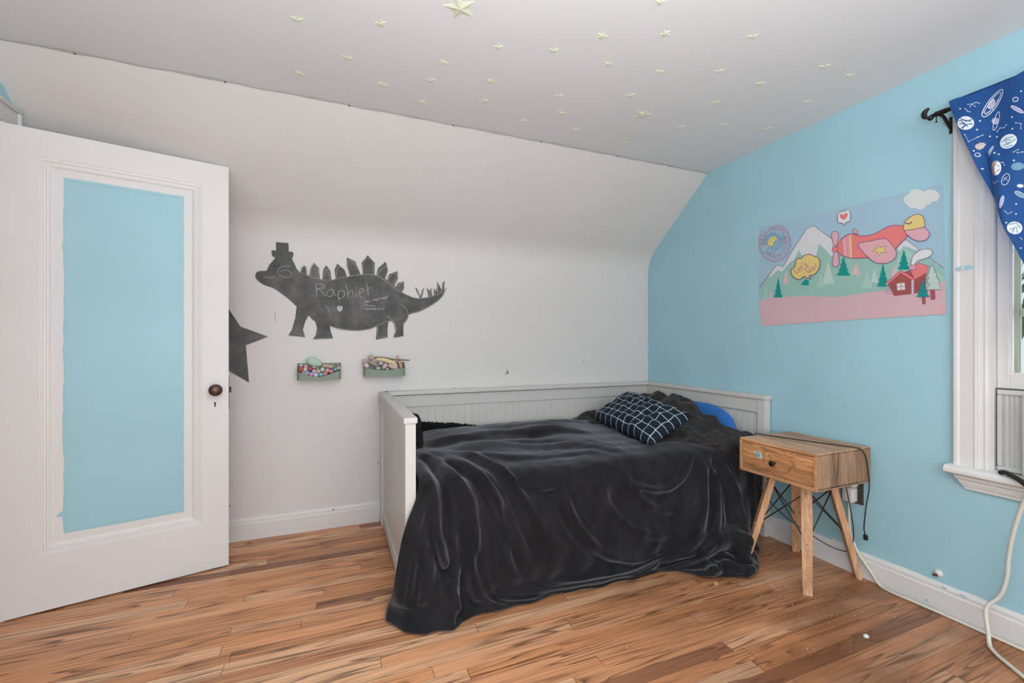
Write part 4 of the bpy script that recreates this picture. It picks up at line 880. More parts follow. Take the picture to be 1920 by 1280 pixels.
FOLDS = [
    (10, 22, [(0.0576, 0.1383), (0.1679, 0.1363), (0.396, 0.1202), (0.6115, 0.1443)]),
    (-8, 14, [(0.0426, 0.1964), (0.1504, 0.1924), (0.3409, 0.1663), (0.4586, 0.1804)]),
    (9, 18, [(0.0551, 0.1764), (0.1955, 0.1804), (0.411, 0.1523), (0.5639, 0.1824)]),
    (8, 16, [(0.0827, 0.0822), (0.2682, 0.0842), (0.5088, 0.0822), (0.7043, 0.0822)]),
    (7, 16, [(0.0501, 0.2044), (0.2456, 0.2204), (0.4261, 0.2425), (0.5514, 0.3287)]),
    (6, 14, [(0.0326, 0.2244), (0.1579, 0.2745), (0.2581, 0.3026), (0.3835, 0.2986), (0.5038, 0.3166)]),
    (10, 16, [(0.0226, 0.2305), (0.0627, 0.2786), (0.0877, 0.3928), (0.1353, 0.497), (0.1629, 0.5772), (0.1554, 0.6493)]),
    (-10, 14, [(0.0276, 0.2405), (0.0426, 0.2986), (0.0551, 0.4228), (0.0852, 0.521), (0.1028, 0.5892), (0.1028, 0.6373)]),
    (11, 16, [(0.015, 0.2625), (0.0226, 0.3768), (0.0526, 0.481), (0.0802, 0.5711), (0.0902, 0.6293)]),
    (8, 14, [(0.0602, 0.2425), (0.1153, 0.3166), (0.1629, 0.4369), (0.2256, 0.5351), (0.2682, 0.6192), (0.3183, 0.7074)]),
    (-7, 12, [(0.0526, 0.2645), (0.0952, 0.3347), (0.1504, 0.4589), (0.2005, 0.5411), (0.2381, 0.6293)]),
    (8, 14, [(0.0902, 0.2345), (0.1654, 0.3086), (0.2306, 0.4429), (0.2907, 0.5351), (0.3434, 0.6072), (0.4286, 0.6774)]),
    (-6, 12, [(0.1654, 0.3447), (0.2281, 0.4589), (0.2807, 0.5451), (0.3333, 0.6212)]),
    (8, 15, [(0.3383, 0.4469), (0.386, 0.5391), (0.4361, 0.6132), (0.4987, 0.6794), (0.604, 0.7495), (0.6942, 0.7335)]),
    (-6, 12, [(0.3233, 0.4609), (0.3734, 0.5591), (0.4261, 0.6333), (0.4912, 0.7134), (0.6015, 0.7956)]),
    (7, 14, [(0.4486, 0.4509), (0.4962, 0.5431), (0.5614, 0.6112), (0.6566, 0.6593), (0.7218, 0.6393)]),
    (6, 12, [(0.5263, 0.4369), (0.5714, 0.517), (0.6391, 0.5772), (0.7193, 0.5912), (0.7694, 0.5411)]),
    (9, 15, [(0.1554, 0.4088), (0.198, 0.507), (0.2281, 0.5872), (0.2456, 0.6533), (0.2757, 0.7174)]),
    (-5, 10, [(0.208, 0.4028), (0.2506, 0.4629), (0.3108, 0.485), (0.3559, 0.4709)]),
    (12, 18, [(0.7694, 0.4068), (0.802, 0.519), (0.792, 0.5972), (0.7569, 0.6754), (0.7043, 0.7715), (0.599, 0.8216), (0.4937, 0.8377), (0.3935, 0.8216), (0.3133, 0.7595)]),
    (-13, 14, [(0.8321, 0.4168), (0.8221, 0.491), (0.8045, 0.6032), (0.7694, 0.6814), (0.7268, 0.7635), (0.6291, 0.8597), (0.5038, 0.8597), (0.391, 0.8597), (0.2807, 0.8116), (0.208, 0.7695)]),
    (10, 14, [(0.7544, 0.4148), (0.7143, 0.509), (0.6416, 0.5271), (0.5489, 0.499)]),
    (9, 13, [(0.807, 0.4349), (0.8346, 0.5351), (0.8221, 0.6172), (0.7895, 0.6693)]),
    (-9, 11, [(0.8296, 0.4489), (0.8647, 0.5531), (0.8546, 0.6313), (0.8095, 0.6653)]),
    (10, 14, [(0.8596, 0.4629), (0.8972, 0.5571), (0.8997, 0.6333), (0.8872, 0.6994)]),
    (14, 18, [(0.6892, 0.8016), (0.7393, 0.7355), (0.792, 0.6834), (0.8571, 0.6713), (0.8922, 0.7575)]),
    (-14, 14, [(0.6992, 0.8497), (0.7544, 0.7776), (0.802, 0.7214), (0.8396, 0.7234), (0.8571, 0.8156)]),
    (12, 14, [(0.7143, 0.8597), (0.7569, 0.8317), (0.802, 0.7615), (0.8396, 0.7856), (0.8772, 0.8597)]),
    (-10, 10, [(0.7895, 0.7295), (0.7995, 0.7836), (0.792, 0.8417)]),
    (12, 14, [(0.7644, 0.7495), (0.7694, 0.8116), (0.7769, 0.8437)]),
    (12, 18, [(0.0, 0.4309), (0.0, 0.511), (0.0075, 0.6052), (0.015, 0.7455)]),
    (10, 16, [(0.0276, 0.4168), (0.0226, 0.511), (0.0301, 0.6092), (0.0351, 0.7455)]),
    (-10, 12, [(0.0075, 0.4128), (0.0075, 0.509), (0.0175, 0.6072), (0.0226, 0.7134)]),
    (-16, 12, [(0.0576, 0.5471), (0.0802, 0.6092), (0.0977, 0.6433), (0.1128, 0.6232), (0.0977, 0.5651)]),
    (12, 16, [(0.0927, 0.5351), (0.1178, 0.6152), (0.1353, 0.7154), (0.1454, 0.8517)]),
    (-14, 12, [(0.1378, 0.6293), (0.1454, 0.7255), (0.1454, 0.8597)]),
    (10, 14, [(0.1479, 0.5832), (0.1654, 0.6673), (0.208, 0.7916), (0.2481, 0.8457)]),
    (10, 18, [(0.0401, 0.5451), (0.0677, 0.6152), (0.0627, 0.7255)]),
    (8, 14, [(0.0877, 0.6373), (0.1178, 0.6934), (0.1278, 0.7996)]),
]

NU, NV = 300, 270
Ug, Vg = np.meshgrid(np.linspace(0, 1, NU), np.linspace(0, 1, NV), indexing='ij')
BXg, BYg, BZg = bl_base(Ug, Vg)
Hd = np.zeros_like(BXg)
LU, LV = 2.05, 1.78        # rough lengths in metres, so that a fold has one width all along
def fold_field(Ug, Vg, folds, k=1.0):
    H = np.zeros_like(Ug)
    for amp, wid, pts in folds:
        c = catmull([(p[0]*LU, p[1]*LV, 0) for p in pts], 7); n = len(c)
        best = np.full(Ug.shape, 1e9); tt = np.zeros_like(Ug); sg = np.zeros_like(Ug)
        X_, Y_ = Ug*LU, Vg*LV
        for i in range(n-1):
            a, b = c[i], c[i+1]; dx, dy = b.x-a.x, b.y-a.y; L2 = dx*dx+dy*dy+1e-12
            t = np.clip(((X_-a.x)*dx+(Y_-a.y)*dy)/L2, 0, 1); ex, ey = X_-a.x-t*dx, Y_-a.y-t*dy; d2 = ex*ex+ey*ey
            m = d2 < best; best = np.where(m, d2, best); tt = np.where(m, (i+t)/(n-1), tt); sg = np.where(m, np.sign(dx*ey-dy*ex), sg)
        w = 1.5*wid/1000*(1.0+.25*np.sin(tt*9+amp)); taper = np.clip(np.sin(np.pi*np.clip(tt, .02, .98))*1.6, 0, 1)
        w = np.where(sg > 0, w*1.45, w*.8)        # one flank of a fold is steeper
        H += k*amp/1000*taper*np.exp(-best/(w*w))
    return H
_rf = random.Random(5); SUBF = []
for amp, wid, pts in FOLDS:                      # lesser folds run beside the main ones
    for sgn in (-1, 1):
        o_ = sgn*wid/1000*_rf.uniform(2.0, 3.2); n_ = len(pts); L = []
        for i, (a, b) in enumerate(pts):
            pa, pb = pts[max(0, i-1)], pts[min(n_-1, i+1)]; tx, ty = (pb[0]-pa[0])*LU, (pb[1]-pa[1])*LV; l_ = math.hypot(tx, ty)+1e-6
            L.append((a-ty/l_*o_/LU*(1+.3*_rf.uniform(-1, 1)), b+tx/l_*o_/LV*(1+.3*_rf.uniform(-1, 1))))
        SUBF.append((amp*_rf.uniform(-.55, .55), wid*.62, L[_rf.randint(0, 1):] if n_ > 3 else L))
Hd += fold_field(Ug, Vg, FOLDS, 2.6)+fold_field(Ug, Vg, SUBF, 2.2)
# soft wrinkles between the drawn folds
drop = sstep(.32, .5, Vg)*(1-sstep(.80, .9, Vg))
top = 1-sstep(.28, .40, Vg)
ny = np.empty_like(Hd); ns = np.empty_like(Hd); nm_ = np.empty_like(Hd)
for i in range(NU):
    for j in range(NV):
        u_, v_ = Ug[i, j]*LU, Vg[i, j]*LV
        ny[i, j] = mnoise.noise(Vector((u_*11+v_*3.0, v_*1.6, 3.1)))
        ns[i, j] = mnoise.noise(Vector((u_*3.4+v_*2, v_*17, 8.7)))
        nm_[i, j] = mnoise.noise(Vector((u_*14, v_*14, 1.3)))
Hd += .011*ny*drop+.008*ns*top+.004*nm_
crump = sstep(.72, .82, Ug)*sstep(.60, .74, Vg)*(1-sstep(.83, .9, Vg))
Hd += crump*(.030*ny+.020*nm_)
# push along the base normals
Pg = np.stack([BXg, BYg, BZg], -1)
du = np.gradient(Pg, axis=0); dv = np.gradient(Pg, axis=1); Nn = np.cross(du, dv); Nn /= np.linalg.norm(Nn, axis=-1, keepdims=True)+1e-9
Nn *= np.where(Nn[150, 40, 2] < 0, -1, 1)
fade = (1-sstep(.86, .93, Vg))*sstep(0, .03, Vg)
edge_l = sstep(0, .03, Ug); edge_r = 1-.6*sstep(.97, 1, Ug)
Pg = Pg+Nn*(Hd*fade*edge_r*(.15+.85*edge_l))[..., None]
# the hem: a thick rolled edge lying on the boards
Pg[..., 2] = np.maximum(Pg[..., 2], .004)
Pg[..., 1] += np.where(Vg > .8, .006*np.sin(Ug*37)+.005*np.sin(Ug*71+1), 0)*sstep(.8, .88, Vg)
bm = bmesh.new(); grid(bm, [[tuple(Pg[i, j]) for j in range(NV)] for i in range(NU)])
blanket = obj('blanket', bm, M['velvet'], smooth=True)
tag(blanket, 'charcoal velvet blanket spread over the daybed and trailing in folds onto the floor', 'blanket')
_m = blanket.modifiers.new('thickness', 'SOLIDIFY'); _m.thickness = .008; _m.offset = -1
def blanket_z(x, y):
    k = np.argmin((Pg[..., 0]-x)**2+(Pg[..., 1]-y)**2+np.where(Vg > .4, 9, 0)); return float(Pg.reshape(-1, 3)[k, 2])
# rumpled quilt heaped over the head of the bed, its end hanging beside the headboard
def heap(x, y):
    g = float(np.interp(y, [1.86, 1.93, 2.0, 2.08, 2.3, 2.6, 2.72, 2.86], [0, .05, .13, .36, 1.0, .95, .75, .45]))
    z = .592+.185*g*math.exp(-((x-2.17)/(.20 if x < 2.17 else .115))**2)+.035*math.exp(-((x-1.9)/.2)**2)*g
    w = sstep1(1.52, 1.72, x)
    r = .020*mnoise.noise(Vector((x*7+y*5, y*6-x*3, 2)))+.011*mnoise.noise(Vector((x*16-y*9, y*13, 5)))+.014*max(0, math.sin((x*1.0+y*1.5)*17+1.3*mnoise.noise(Vector((x*4, y*4, 0)))))*(1-.5*g)
    r += .026*(abs(mnoise.noise(Vector((x*9+y*3, y*8-x*4, 3.7))))-.2)+.012*(abs(mnoise.noise(Vector((x*22-y*8, y*19+x*6, 1.7))))-.2)
    r += .010*math.sin((y-.55*x)*38+2*mnoise.noise(Vector((x*5, y*5, 7))))*sstep1(.1, .5, g)
    return (z+r*(.4+.6*w))*w+(1-w)*.565
P = []; NX = 150
for i in range(NX+1):
    row = []; f = i/NX; x = 1.50+(2.315-1.50)*f
    for j in range(121):
        yf = 2.03-.155*sstep1(1.75, 2.1, x); y = 2.86-(2.86-yf)*j/120; row.append((x+.006*math.sin(y*31), y, heap(x, y)))
    hang = .05+.44*sstep1(2.0, 2.20, x)
    z0 = row[-1][2]
    for j in range(1, 36):
        t = j/35; a = min(1, t*8)
        y = yf-.050*math.sin(a*math.pi/2)+.012*math.sin(x*60+t*3)*t+.012*t
        z = z0-.02*(1-math.cos(a*math.pi/2))-(hang*t)
        row.append((x+.02*t*math.sin(x*20)-.02*t, y, max(.012, z)))
    P.append(row)
bm = bmesh.new(); grid(bm, P); q_ = obj('quilt', bm, M['satin'], smooth=True)
tag(q_, 'rumpled brownish black quilt heaped at the head of the daybed beside the blue pillow', 'quilt')
_m = q_.modifiers.new('thickness', 'SOLIDIFY'); _m.thickness = .010; _m.offset = -1
# ---------------------------------------------------------------- cushions
def cushion(name, m, A_, B_, C_, D_, th, label, cat, nu=54, nv=38, pinch=.045, wr=.006):
    A_, B_, C_, D_ = map(Vector, (A_, B_, C_, D_)); N_ = (B_-A_).cross(D_-A_).normalized()
    if N_.z < 0: N_ = -N_
    bm = bmesh.new(); ul = bm.loops.layers.uv.verify(); S = {}
    for side in (1, -1):
        rows = []
        for i in range(nu+1):
            r_ = []
            for j in range(nv+1):
                s, t = i/nu, j/nv; a, b = 2*s-1, 2*t-1
                ss = s+pinch*(-a)*(1-b*b)*abs(a)**2*-1*-.5; tt_ = t+pinch*(-b)*(1-a*a)*abs(b)**2*.5
                p = A_*(1-ss)*(1-tt_)+B_*ss*(1-tt_)+C_*ss*tt_+D_*(1-ss)*tt_
                e = max(0, (1-a**4)*(1-b**4))**.55
                w_ = mnoise.noise(Vector((s*9, t*7, side*3)))*wr*3*e+mnoise.noise(Vector((s*4+5, t*16, side)))*wr*(1-e*.5)*min(1, e*4)
                p = p+N_*(side*th*e*(1 if side > 0 else .55)+w_)
                if side < 0 and (i in (0, nu) or j in (0, nv)): r_.append(S[(i, j)])
                else:
                    v = bm.verts.new(p); r_.append(v)
                    if side > 0: S[(i, j)] = v
            rows.append(r_)
        for i in range(nu):
            for j in range(nv):
                f = bm.faces.new((rows[i][j], rows[i+1][j], rows[i+1][j+1], rows[i][j+1]))
                for lp, (k, l) in zip(f.loops, ((i, j), (i+1, j), (i+1, j+1), (i, j+1))): lp[ul].uv = (k/nu, l/nv)
    o = obj(name, bm, m, smooth=True); return tag(o, label, cat)
cushion('pillow', M['check'], (1.950, 2.61, .790), (1.905, 1.945, .722), (1.565, 1.895, .590), (1.622, 2.585, .630), .070, 'navy pillow with a thin white window-pane grid lying on the blanket', 'pillow')
# round-cornered blue pillow leaning on the headboard
bm = bmesh.new(); bmesh.ops.create_uvsphere(bm, u_segments=48, v_segments=32, radius=1)
for v in bm.verts:
    c = v.co; s = lambda a, e: math.copysign(abs(a)**e, a)
    r = mnoise.noise(c*2.2)*.05
    v.co = Vector((2.276+.046*c.x*(1+r), 2.315+.340*s(c.y, .68)*(1+r*.3), .545+.200*s(c.z, .72)*(1+r*.3)))
tag(obj('pillow', bm, M['bluepil'], smooth=True), 'bright blue pillow wedged between the quilt and the headboard', 'pillow')
# black fuzzy throw bunched at the foot of the bed
bm = bmesh.new(); spine = catmull([(.365, 2.06, .66), (.352, 2.13, .742), (.362, 2.24, .745), (.372, 2.45, .66), (.385, 2.70, .62), (.45, 2.84, .600), (.60, 2.865, .582), (.78, 2.872, .566), (.95, 2.875, .545)], 10)
nr = len(spine); tube(bm, spine, [.020+.022*math.sin(math.pi*k/(nr-1))**.6 for k in range(nr)], 22)
bmesh.ops.subdivide_edges(bm, edges=bm.edges, cuts=1)
for v in bm.verts:
    c = v.co; v.co = c+Vector((mnoise.noise(c*70), mnoise.noise(c*70+Vector((9, 0, 0))), mnoise.noise(c*70+Vector((0, 9, 0)))*1.2))*.009+Vector((0, 0, .006*mnoise.noise(c*210)))
    v.co.x = max(v.co.x, .318)
tag(obj('throw', bm, M['fleece']), 'black fuzzy throw bunched inside the foot end of the daybed against its back', 'throw')
# ================================================================ the night stand
NX_, NY_, NR = 2.173, 1.505, .014
ns = thing('nightstand', 'one-drawer mango wood night stand on splayed legs between the bed and the window', 'nightstand', (NX_, NY_, 0), NR)
w2_, d2_, z0_, z1_ = .1945, .1995, .476, .646; tb = .016
def nbox(name, m, x0, x1, y0, y1, z0, z1, bev=.003, par=None, edge=False):
    bm = newbox(x0, x1, y0, y1, z0, z1, bev)
    if edge:
        bm.normal_update()
        for f in bm.faces:
            if f.normal.x < -.9: f.material_index = 1
    return obj(name, bm, m, par or ns)
nbox('top_board', [M['mango'], M['mangoedge']], -w2_, w2_, -d2_, d2_, z1_-tb, z1_, .005, edge=True)
nbox('bottom_board', [M['mango'], M['mangoedge']], -w2_, w2_, -d2_, d2_, z0_, z0_+tb, .003, edge=True)
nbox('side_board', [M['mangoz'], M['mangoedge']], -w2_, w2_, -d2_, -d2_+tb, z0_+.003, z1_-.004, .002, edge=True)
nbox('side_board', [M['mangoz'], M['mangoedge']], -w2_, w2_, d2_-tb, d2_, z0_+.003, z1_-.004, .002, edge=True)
nbox('back_board', M['mango'], w2_-.012, w2_-.001, -d2_+tb, d2_-tb, z0_+tb, z1_-tb, 0)
dr = nbox('drawer', M['drawer'], -w2_+.004, w2_-.03, -d2_+tb+.002, d2_-tb-.002, z0_+tb+.002, z1_-tb-.002, .0015)
bm = bmesh.new(); Kn = Matrix.Translation((-w2_+.004, .005, .555)) @ Matrix.Rotation(-math.pi/2, 4, 'Y')
lathe(bm, [(.006, 0), (.006, .012), (.012, .016), (.0135, .020), (.0125, .025), (.008, .0275), (0, .028)], Kn, 24); obj('knob', bm, M['darkbronze'], dr, True, ang=50)
bm = bmesh.new()
def nsp(off): return lambda a, b: (-w2_+.0036-off, a, b)
stk = cm2([(.122, .589), (.112, .586), (.104, .589), (.100, .585), (.094, .597), (.089, .589), (.080, .590), (.074, .581), (.070, .572), (.077, .561), (.088, .560), (.097, .563), (.105, .573), (.116, .581)], 4, True)
sheet(bm, stk, nsp(.0004), 0); sheet(bm, [((a-.094)*.82+.094, (b-.575)*.82+.575) for a, b in stk], nsp(.0008), 1)
sheet(bm, cm2([(.104, .582), (.095, .590), (.086, .582), (.084, .570), (.096, .566), (.103, .573)], 4, True), nsp(.0012), 2); sheet(bm, ell(.094, .579, .004, .0045, 0, 10), nsp(.0016), 0)
obj('sticker', bm, [plain('sticker_white', (.70, .76, .76), .4), plain('sticker_pale_blue', (.38, .62, .68), .4), plain('sticker_teal', (.10, .36, .46), .4)], dr)['label'] = 'pale blue sticker'
def leg(fx, fy, tx, ty):
    bm = bmesh.new(); a = Vector((fx-NX_, fy-NY_, 0)); b = Vector((tx-NX_, ty-NY_, z0_))
    d = Vector((a.x-b.x, a.y-b.y, 0)).normalized(); s = Vector((-d.y, d.x, 0))
    R = []
    for p, w, t in ((a, .0185, .012), (a.lerp(b, .5), .0215, .014), (b, .023, .016)):
        R.append([bm.verts.new(p+s*(w*i)+d*(t*j)) for i, j in ((-1, -1), (1, -1), (1, 1), (-1, 1))])
    for A2, B2 in zip(R, R[1:]):
        for k in range(4): bm.faces.new((A2[k], A2[(k+1) % 4], B2[(k+1) % 4], B2[k]))
    bm.faces.new(R[0]); bm.faces.new(R[-1])
    bmesh.ops.bevel(bm, geom=[e for e in bm.edges if abs((e.verts[0].co-e.verts[1].co).normalized().z) > .8], offset=.004, segments=2, affect='EDGES')
    o = obj('leg', bm, M['leg'], ns)
    bm = bmesh.new(); c = b.lerp(a, .10)+d*.016; bmesh.ops.create_uvsphere(bm, u_segments=10, v_segments=8, radius=.0055); bmesh.ops.translate(bm, verts=bm.verts, vec=c); obj('bolt', bm, M['brass'], o, True)
    bm = bmesh.new(); c2 = b.lerp(a, .56)+d*.014
    g = bmesh.ops.create_uvsphere(bm, u_segments=10, v_segments=8, radius=.005)['verts']; bmesh.ops.translate(bm, verts=g, vec=c2)
    obj('bolt', bm, M['brass'], o, True); return a, b
LG = [leg(1.985, 1.352, 2.085, 1.425), leg(1.985, 1.672, 2.085, 1.592), leg(2.348, 1.655, 2.255, 1.590), leg(2.356, 1.352, 2.262, 1.425)]
for k in range(4):
    (a0_, b0_), (a1_, b1_) = LG[k], LG[(k+1) % 4]
    for (pa, pb), (qa, qb), hi, lo in (((a0_, b0_), (a1_, b1_), .10, .56), ((a0_, b0_), (a1_, b1_), .56, .10)):
        p = pb.lerp(pa, hi); q2 = qb.lerp(qa, lo); bm = bmesh.new(); tube(bm, [p, q2], .003, 8); obj('brace_rod', bm, M['rod'], ns, True)
# ---------------------------------------------------------------- cables and outlet
def cable(name, label, pts, r, m, cat='cable', ends=None):
    bm = bmesh.new(); tube(bm, catmull(pts, 10), r, 8)
    if ends:
        for c, dx, dy, dz in ends: box(bm, c[0]-dx, c[0]+dx, c[1]-dy, c[1]+dy, c[2]-dz, c[2]+dz, min(dx, dy, dz)*.5)
    return tag(obj(name, bm, m, smooth=True, ang=50), label, cat)
zt = z1_+.0028
cable('charging_cable', 'black charging cable lying across the night stand top and hanging down its side', [(2.10, 1.722, .60), (2.11, 1.716, zt), (2.13, 1.69, zt), (2.16, 1.60, zt), (2.20, 1.48, zt), (2.245, 1.36, zt), (2.262, 1.315, zt), (2.285, 1.300, .641), (2.315, 1.297, .60), (2.338, 1.300, .53), (2.345, 1.300, .455), (2.342, 1.312, .36), (2.345, 1.322, .26), (2.350, 1.320, .225)], .0026, M['black'], ends=[((2.350, 1.318, .212), .005, .009, .013)])
cable('power_cable', 'thin black power cable looping loosely under the night stand', [(2.02, 1.64, .474), (2.04, 1.63, .40), (2.10, 1.615, .31), (2.17, 1.58, .235), (2.24, 1.53, .175), (2.30, 1.47, .125), (2.345, 1.42, .105), (2.352, 1.385, .125), (2.340, 1.365, .22), (2.325, 1.375, .36), (2.33, 1.40, .474)], .0024, M['black'])
ol = thing('wall_outlet', 'dark brown wall outlet with a white adapter behind the night stand', 'outlet', (XE, 1.385, .40))
wobj('cover_plate', newbox(XE-.006, XE, 1.352, 1.422, .345, .460, .003), plain('brown_plate', (.06, .045, .035), .4), ol)
ad = thing('power_adapter', 'white power adapter plugged into the outlet behind the night stand', 'adapter', (XE-.006, 1.40, .39))
wobj('adapter_body', newbox(XE-.050, XE-.006, 1.375, 1.425, .355, .425, .006, 3), M['whiteplastic'], ad, True, 40)
bm = bmesh.new(); box(bm, XE-.045, XE-.006, 1.372, 1.428, .428, .468, .006, 3); wobj('plug', bm, M['whiteplastic'], ad, True, 40)
cable('power_cord', 'white extension cord running from the outlet along the right baseboard', [(2.365, 1.400, .357), (2.362, 1.398, .31), (2.358, 1.392, .22), (2.358, 1.36, .13), (2.362, 1.30, .05), (2.358, 1.262, .010), (2.350, 1.215, .0065), (2.353, 1.12, .0065), (2.356, 1.02, .0065), (2.357, .90, .0065), (2.357, .80, .0065), (2.345, .6, .0065), (2.33, .3, .0065)], .0062, M['cream'], 'cord')
cable('power_cord', 'cream power cord hanging from the window sill and coiling onto the floor', [(2.300, .765, .66), (2.322, .778, .60), (2.335, .800, .53), (2.345, .825, .42), (2.352, .838, .33), (2.350, .842, .255), (2.345, .858, .18), (2.330, .888, .125), (2.318, .887, .09), (2.300, .875, .05), (2.275, .862, .015), (2.255, .85, .0085), (2.225, .82, .0075), (2.185, .765, .0075), (2.13, .69, .0075), (2.05, .58, .0075)], .0068, M['cream'], 'cord')  # the air conditioner's own power cord, hanging off the sill
# plaster blob with a reddish stub above the baseboard
hb = thing('cable_stub', 'white plaster blob with a dark reddish stub on the blue wall above the baseboard', 'wall stub', (XE, 1.069, .15))
p = ray(1760, 1074, 'x', XE); bm = bmesh.new(); bmesh.ops.create_uvsphere(bm, u_segments=18, v_segments=12, radius=1)
for v in bm.verts: v.co = Vector((XE-.002+.010*v.co.x, p.y+.0155*v.co.y*(1+.3*mnoise.noise(v.co*2)), p.z+.0150*v.co.z*(1+.3*mnoise.noise(v.co*2+Vector((3, 0, 0))))))
wobj('plaster', bm, M['trim'], hb, True)
p = ray(1754, 1077, 'x', XE-.012); bm = bmesh.new(); tube(bm, [(XE-.004, p.y-.006, p.z+.003), (XE-.013, p.y, p.z), (XE-.020, p.y+.006, p.z-.003)], [.006, .0065, .003], 8); wobj('stub', bm, plain('dried_blood_red', (.12, .025, .035), .6), hb, True)
# ================================================================ bits on the floor
def scrap(name, label, px, py, c, outl, h, cat='scrap'):
    p = ray(px, py, 'z', 0); bm = bmesh.new()
    prism(bm, [(p.x+a, p.y+b) for a, b in outl], 'z', .0008, h)
    for v in bm.verts:
        if v.co.z > .001: v.co.z *= 1+.4*mnoise.noise(v.co*60)
    return tag(obj(name, bm, plain(name+'_colour', c, .8)), label, cat)
scrap('paper_scrap', 'yellow triangular scrap lying on the floor in front of the blanket', 1342, 1094, (.66, .44, .12), [(-.016, -.004), (.004, .012), (.016, .010), (.010, -.006), (.001, -.014)], .004)
bm = bmesh.new(); p = ray(1624, 1196, 'z', 0); bmesh.ops.create_uvsphere(bm, u_segments=14, v_segments=10, radius=1)
for v in bm.verts: r = 1+.25*mnoise.noise(v.co*1.7); v.co = Vector((p.x+.011*v.co.x*r, p.y+.009*v.co.y*r, .0075+.0075*v.co.z))
tag(obj('plaster_crumb', bm, M['whiteplastic'], smooth=True), 'round white crumb on the floor between the night stand and the cord', 'crumb')
bm = bmesh.new(); p = ray(467, 1020, 'z', 0)
lf = [[(p.x+(-.018+.036*i/8), p.y+(-.006+.012*j/4)*math.sin(math.pi*(i+.4)/8.8), .003+.008*abs(j/2-1)*math.sin(math.pi*i/8)+.006*(i/8)**2) for j in range(5)] for i in range(9)]
grid(bm, lf); o = obj('dry_leaf', bm, plain('dry_leaf_tan', (.36, .25, .15), .8), smooth=True); tag(o, 'curled dry leaf on the floor by the baseboard beside the door', 'leaf'); o.modifiers.new('thickness', 'SOLIDIFY').thickness = .001
bm = bmesh.new(); rnd = random.Random(3)
for k in range(190):
    if k < 140: x, y = rnd.gauss(1.98, .17), rnd.gauss(1.36, .2)
    else: x, y = rnd.uniform(-.3, 2.2), rnd.uniform(.9, 2.7)
    if x > 2.36 or (x < 1.9 and y > 1.55): continue
    r = rnd.uniform(.0012, .0034); c = [(x+r*rnd.uniform(.4, 1.2)*math.cos(a), y+r*rnd.uniform(.4, 1.2)*math.sin(a)) for a in (0, 1.3, 2.5, 3.8, 5.1)]
    prism(bm, c, 'z', .0003, rnd.uniform(.001, .003))
o = tag(obj('floor_crumbs', bm, plain('crumb_grey', (.50, .47, .43), .9)), 'tiny pale crumbs scattered over the floor around the night stand legs', 'crumbs'); o['kind'] = 'stuff'
# ================================================================ glow stars on the ceiling
def star_mesh(R, h):
    bm = bmesh.new(); V = []; Vb = []
    for k in range(10):
        a = math.pi/2+k*math.pi/5; r = R if k % 2 == 0 else R*.46
        V.append(bm.verts.new((r*math.cos(a), r*math.sin(a), -.0014))); Vb.append(bm.verts.new((r*math.cos(a), r*math.sin(a), 0)))
    t = bm.verts.new((0, 0, -h))
    for k in range(10):
        bm.faces.new((V[k], V[(k+1) % 10], t)); bm.faces.new((Vb[k], Vb[(k+1) % 10], V[(k+1) % 10], V[k]))
    bm.faces.new(Vb); bmesh.ops.recalc_face_normals(bm, faces=bm.faces)
    me = bpy.data.meshes.new('ceiling_star'); bm.to_mesh(me); bm.free(); me.materials.append(M['star']); return me
small = star_mesh(.0235, .0045); big = star_mesh(.058, .008); mid = star_mesh(.046, .007)
SP = [(557.7,36),(561,136.7),(714.6,44),(651.8,108.2),(831.5,116.6),(809.7,150.2),(718,158),(791.9,190.8),(934.7,87.7),(919.6,152.2),(909.8,188.8),(1038.8,94),(1128.2,67.2),(1247.5,62.8),(1236.4,3),(1139.6,119.6),(1235.7,134),(1048.2,179.8),(1183,178.4),(1053.3,211.7),(983.4,226),(1080.2,243),(1172.6,268),(1277.7,238),
 (1411,68),(1348.2,132.7),(1544.8,124.3),(1592.5,141),(1425,156.6),(1341.5,192),(1514.9,190.5),(1356.6,233),(1437.9,241)]
ORD = ['first', 'second', 'third', 'fourth', 'fifth', 'sixth', 'seventh', 'eighth', 'ninth', 'tenth', 'eleventh', 'twelfth', 'thirteenth', 'fourteenth', 'fifteenth', 'sixteenth', 'seventeenth', 'eighteenth']
def star(me, px, py, label, rot, size=1):
    p = ray(px, py, 'z', ZC-.0002); o = bpy.data.objects.new('ceiling_star', me); COL.objects.link(o); o.location = p; o.rotation_euler = (0, 0, rot); o.scale = (size, size, 1); tag(o, label, 'star', 'glow stars on the ceiling')
star(big, 862.4, 14, 'largest pale green ceiling star at the top edge of the picture', .1)
star(mid, 1205.5, 214, 'medium pale green ceiling star nearest the corner above the bed', .55)
zones = [('left of the largest star', lambda x: x < 850), ('between the largest and the medium star', lambda x: 850 <= x < 1200), ('right of the medium star', lambda x: x >= 1200)]
rs = random.Random(11)
for zn, fn in zones:
    Z_ = sorted([s for s in SP if fn(s[0])]); n = len(Z_)
    for k, (x, y) in enumerate(Z_):
        star(small, x, y, 'small ceiling star, %s from the left of those %s' % (ORD[k], zn), rs.uniform(0, 1.25), rs.uniform(.85, 1.08))
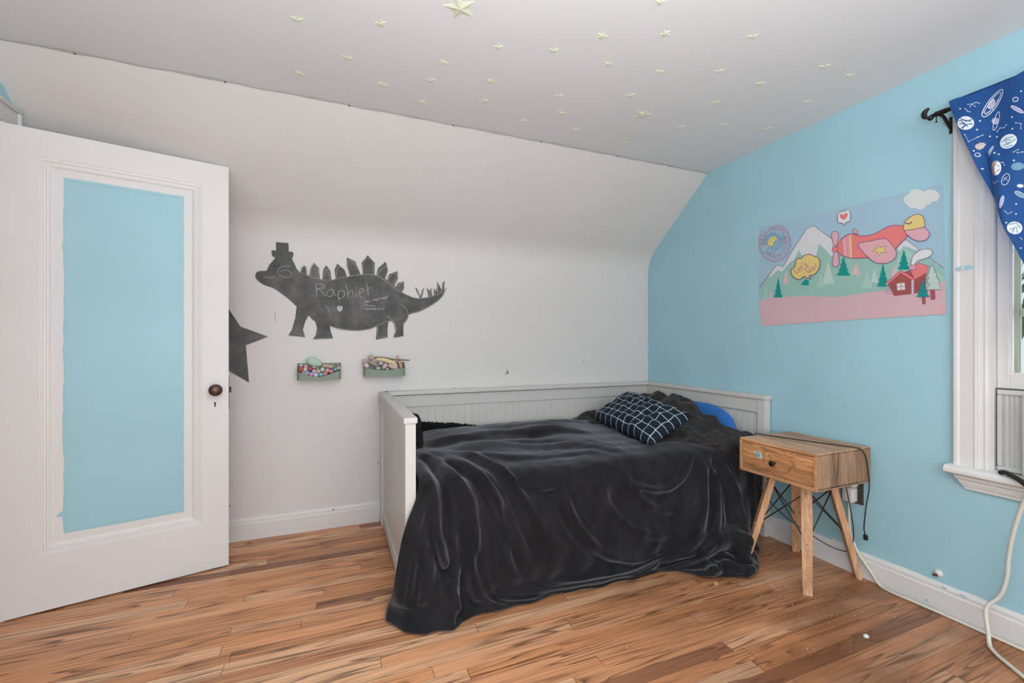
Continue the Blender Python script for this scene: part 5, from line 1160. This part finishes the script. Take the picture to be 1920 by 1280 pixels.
# ================================================================ lamp body added out of view around the fill lights, and what stands outside
fl_ = thing('fill_lamp_stand', 'slim dark lamp stand and bowl added around the unseen fill lights behind the photographer', 'lamp', (.25, -.15, 0))
bm = bmesh.new(); lathe(bm, [(0, 0), (.14, 0), (.14, .012), (.03, .03), (.012, .045), (.012, .74)], Matrix.Translation((.25, -.15, 0)), 32); wobj('stand', bm, M['darkbronze'], fl_, True, 40)
bm = bmesh.new(); lathe(bm, [(.012, 1.06), (.012, 1.27), (.05, 1.285), (.19, 1.35), (.25, 1.392), (.245, 1.394), (.18, 1.36), (.0, 1.32)], Matrix.Translation((.25, -.15, 0)), 40); wobj('bowl', bm, M['darkbronze'], fl_, True, 40)
snow = plain('snow', (.80, .82, .86), .9)
struct(obj('ground', newbox(2.7, 40, -30, 30, -3.2, -3.0), snow))
bark = plain('grey_bark', (.10, .085, .08), .9)
def tree(x, y, h, label, seed):
    rn = random.Random(seed); bm = bmesh.new()
    def br(p, d, L, r, depth):
        q2 = p+d*L; m_ = p.lerp(q2, .5)+Vector((rn.uniform(-1, 1), rn.uniform(-1, 1), rn.uniform(-.3, .5)))*L*.07
        tube(bm, [p, m_, q2], [r, r*.85, r*.65], 6 if depth > 2 else 4, depth < 1)
        if depth:
            for _ in range(3 if depth > 1 else 4):
                nd = (d+Vector((rn.uniform(-1, 1), rn.uniform(-1, 1), rn.uniform(-.2, .7)))*.85).normalized(); br(p.lerp(q2, rn.uniform(.45, 1)), nd, L*rn.uniform(.55, .8), r*.55, depth-1)
    br(Vector((x, y, -3.05)), Vector((0, 0, 1)), h*.42, h*.018, 5); tag(obj('bare_tree', bm, bark), label, 'tree', 'bare trees outside the window')
tree(17.0, 6.2, 10, 'bare winter tree nearest the window outside', 4); tree(24.0, 9.2, 13, 'bare winter tree behind the nearest one outside the window', 9)
fn_ = thing('wooden_fence', 'pale board fence at the bottom of the window view outside', 'fence', (11, 4, -3))
bm = bmesh.new()
for k in range(9): box(bm, 11, 11.04, -2, 9, -3+.25*k+.02, -3+.25*k+.24)
wobj('fence_board', bm, plain('pale_fence', (.42, .34, .31), .8), fn_)
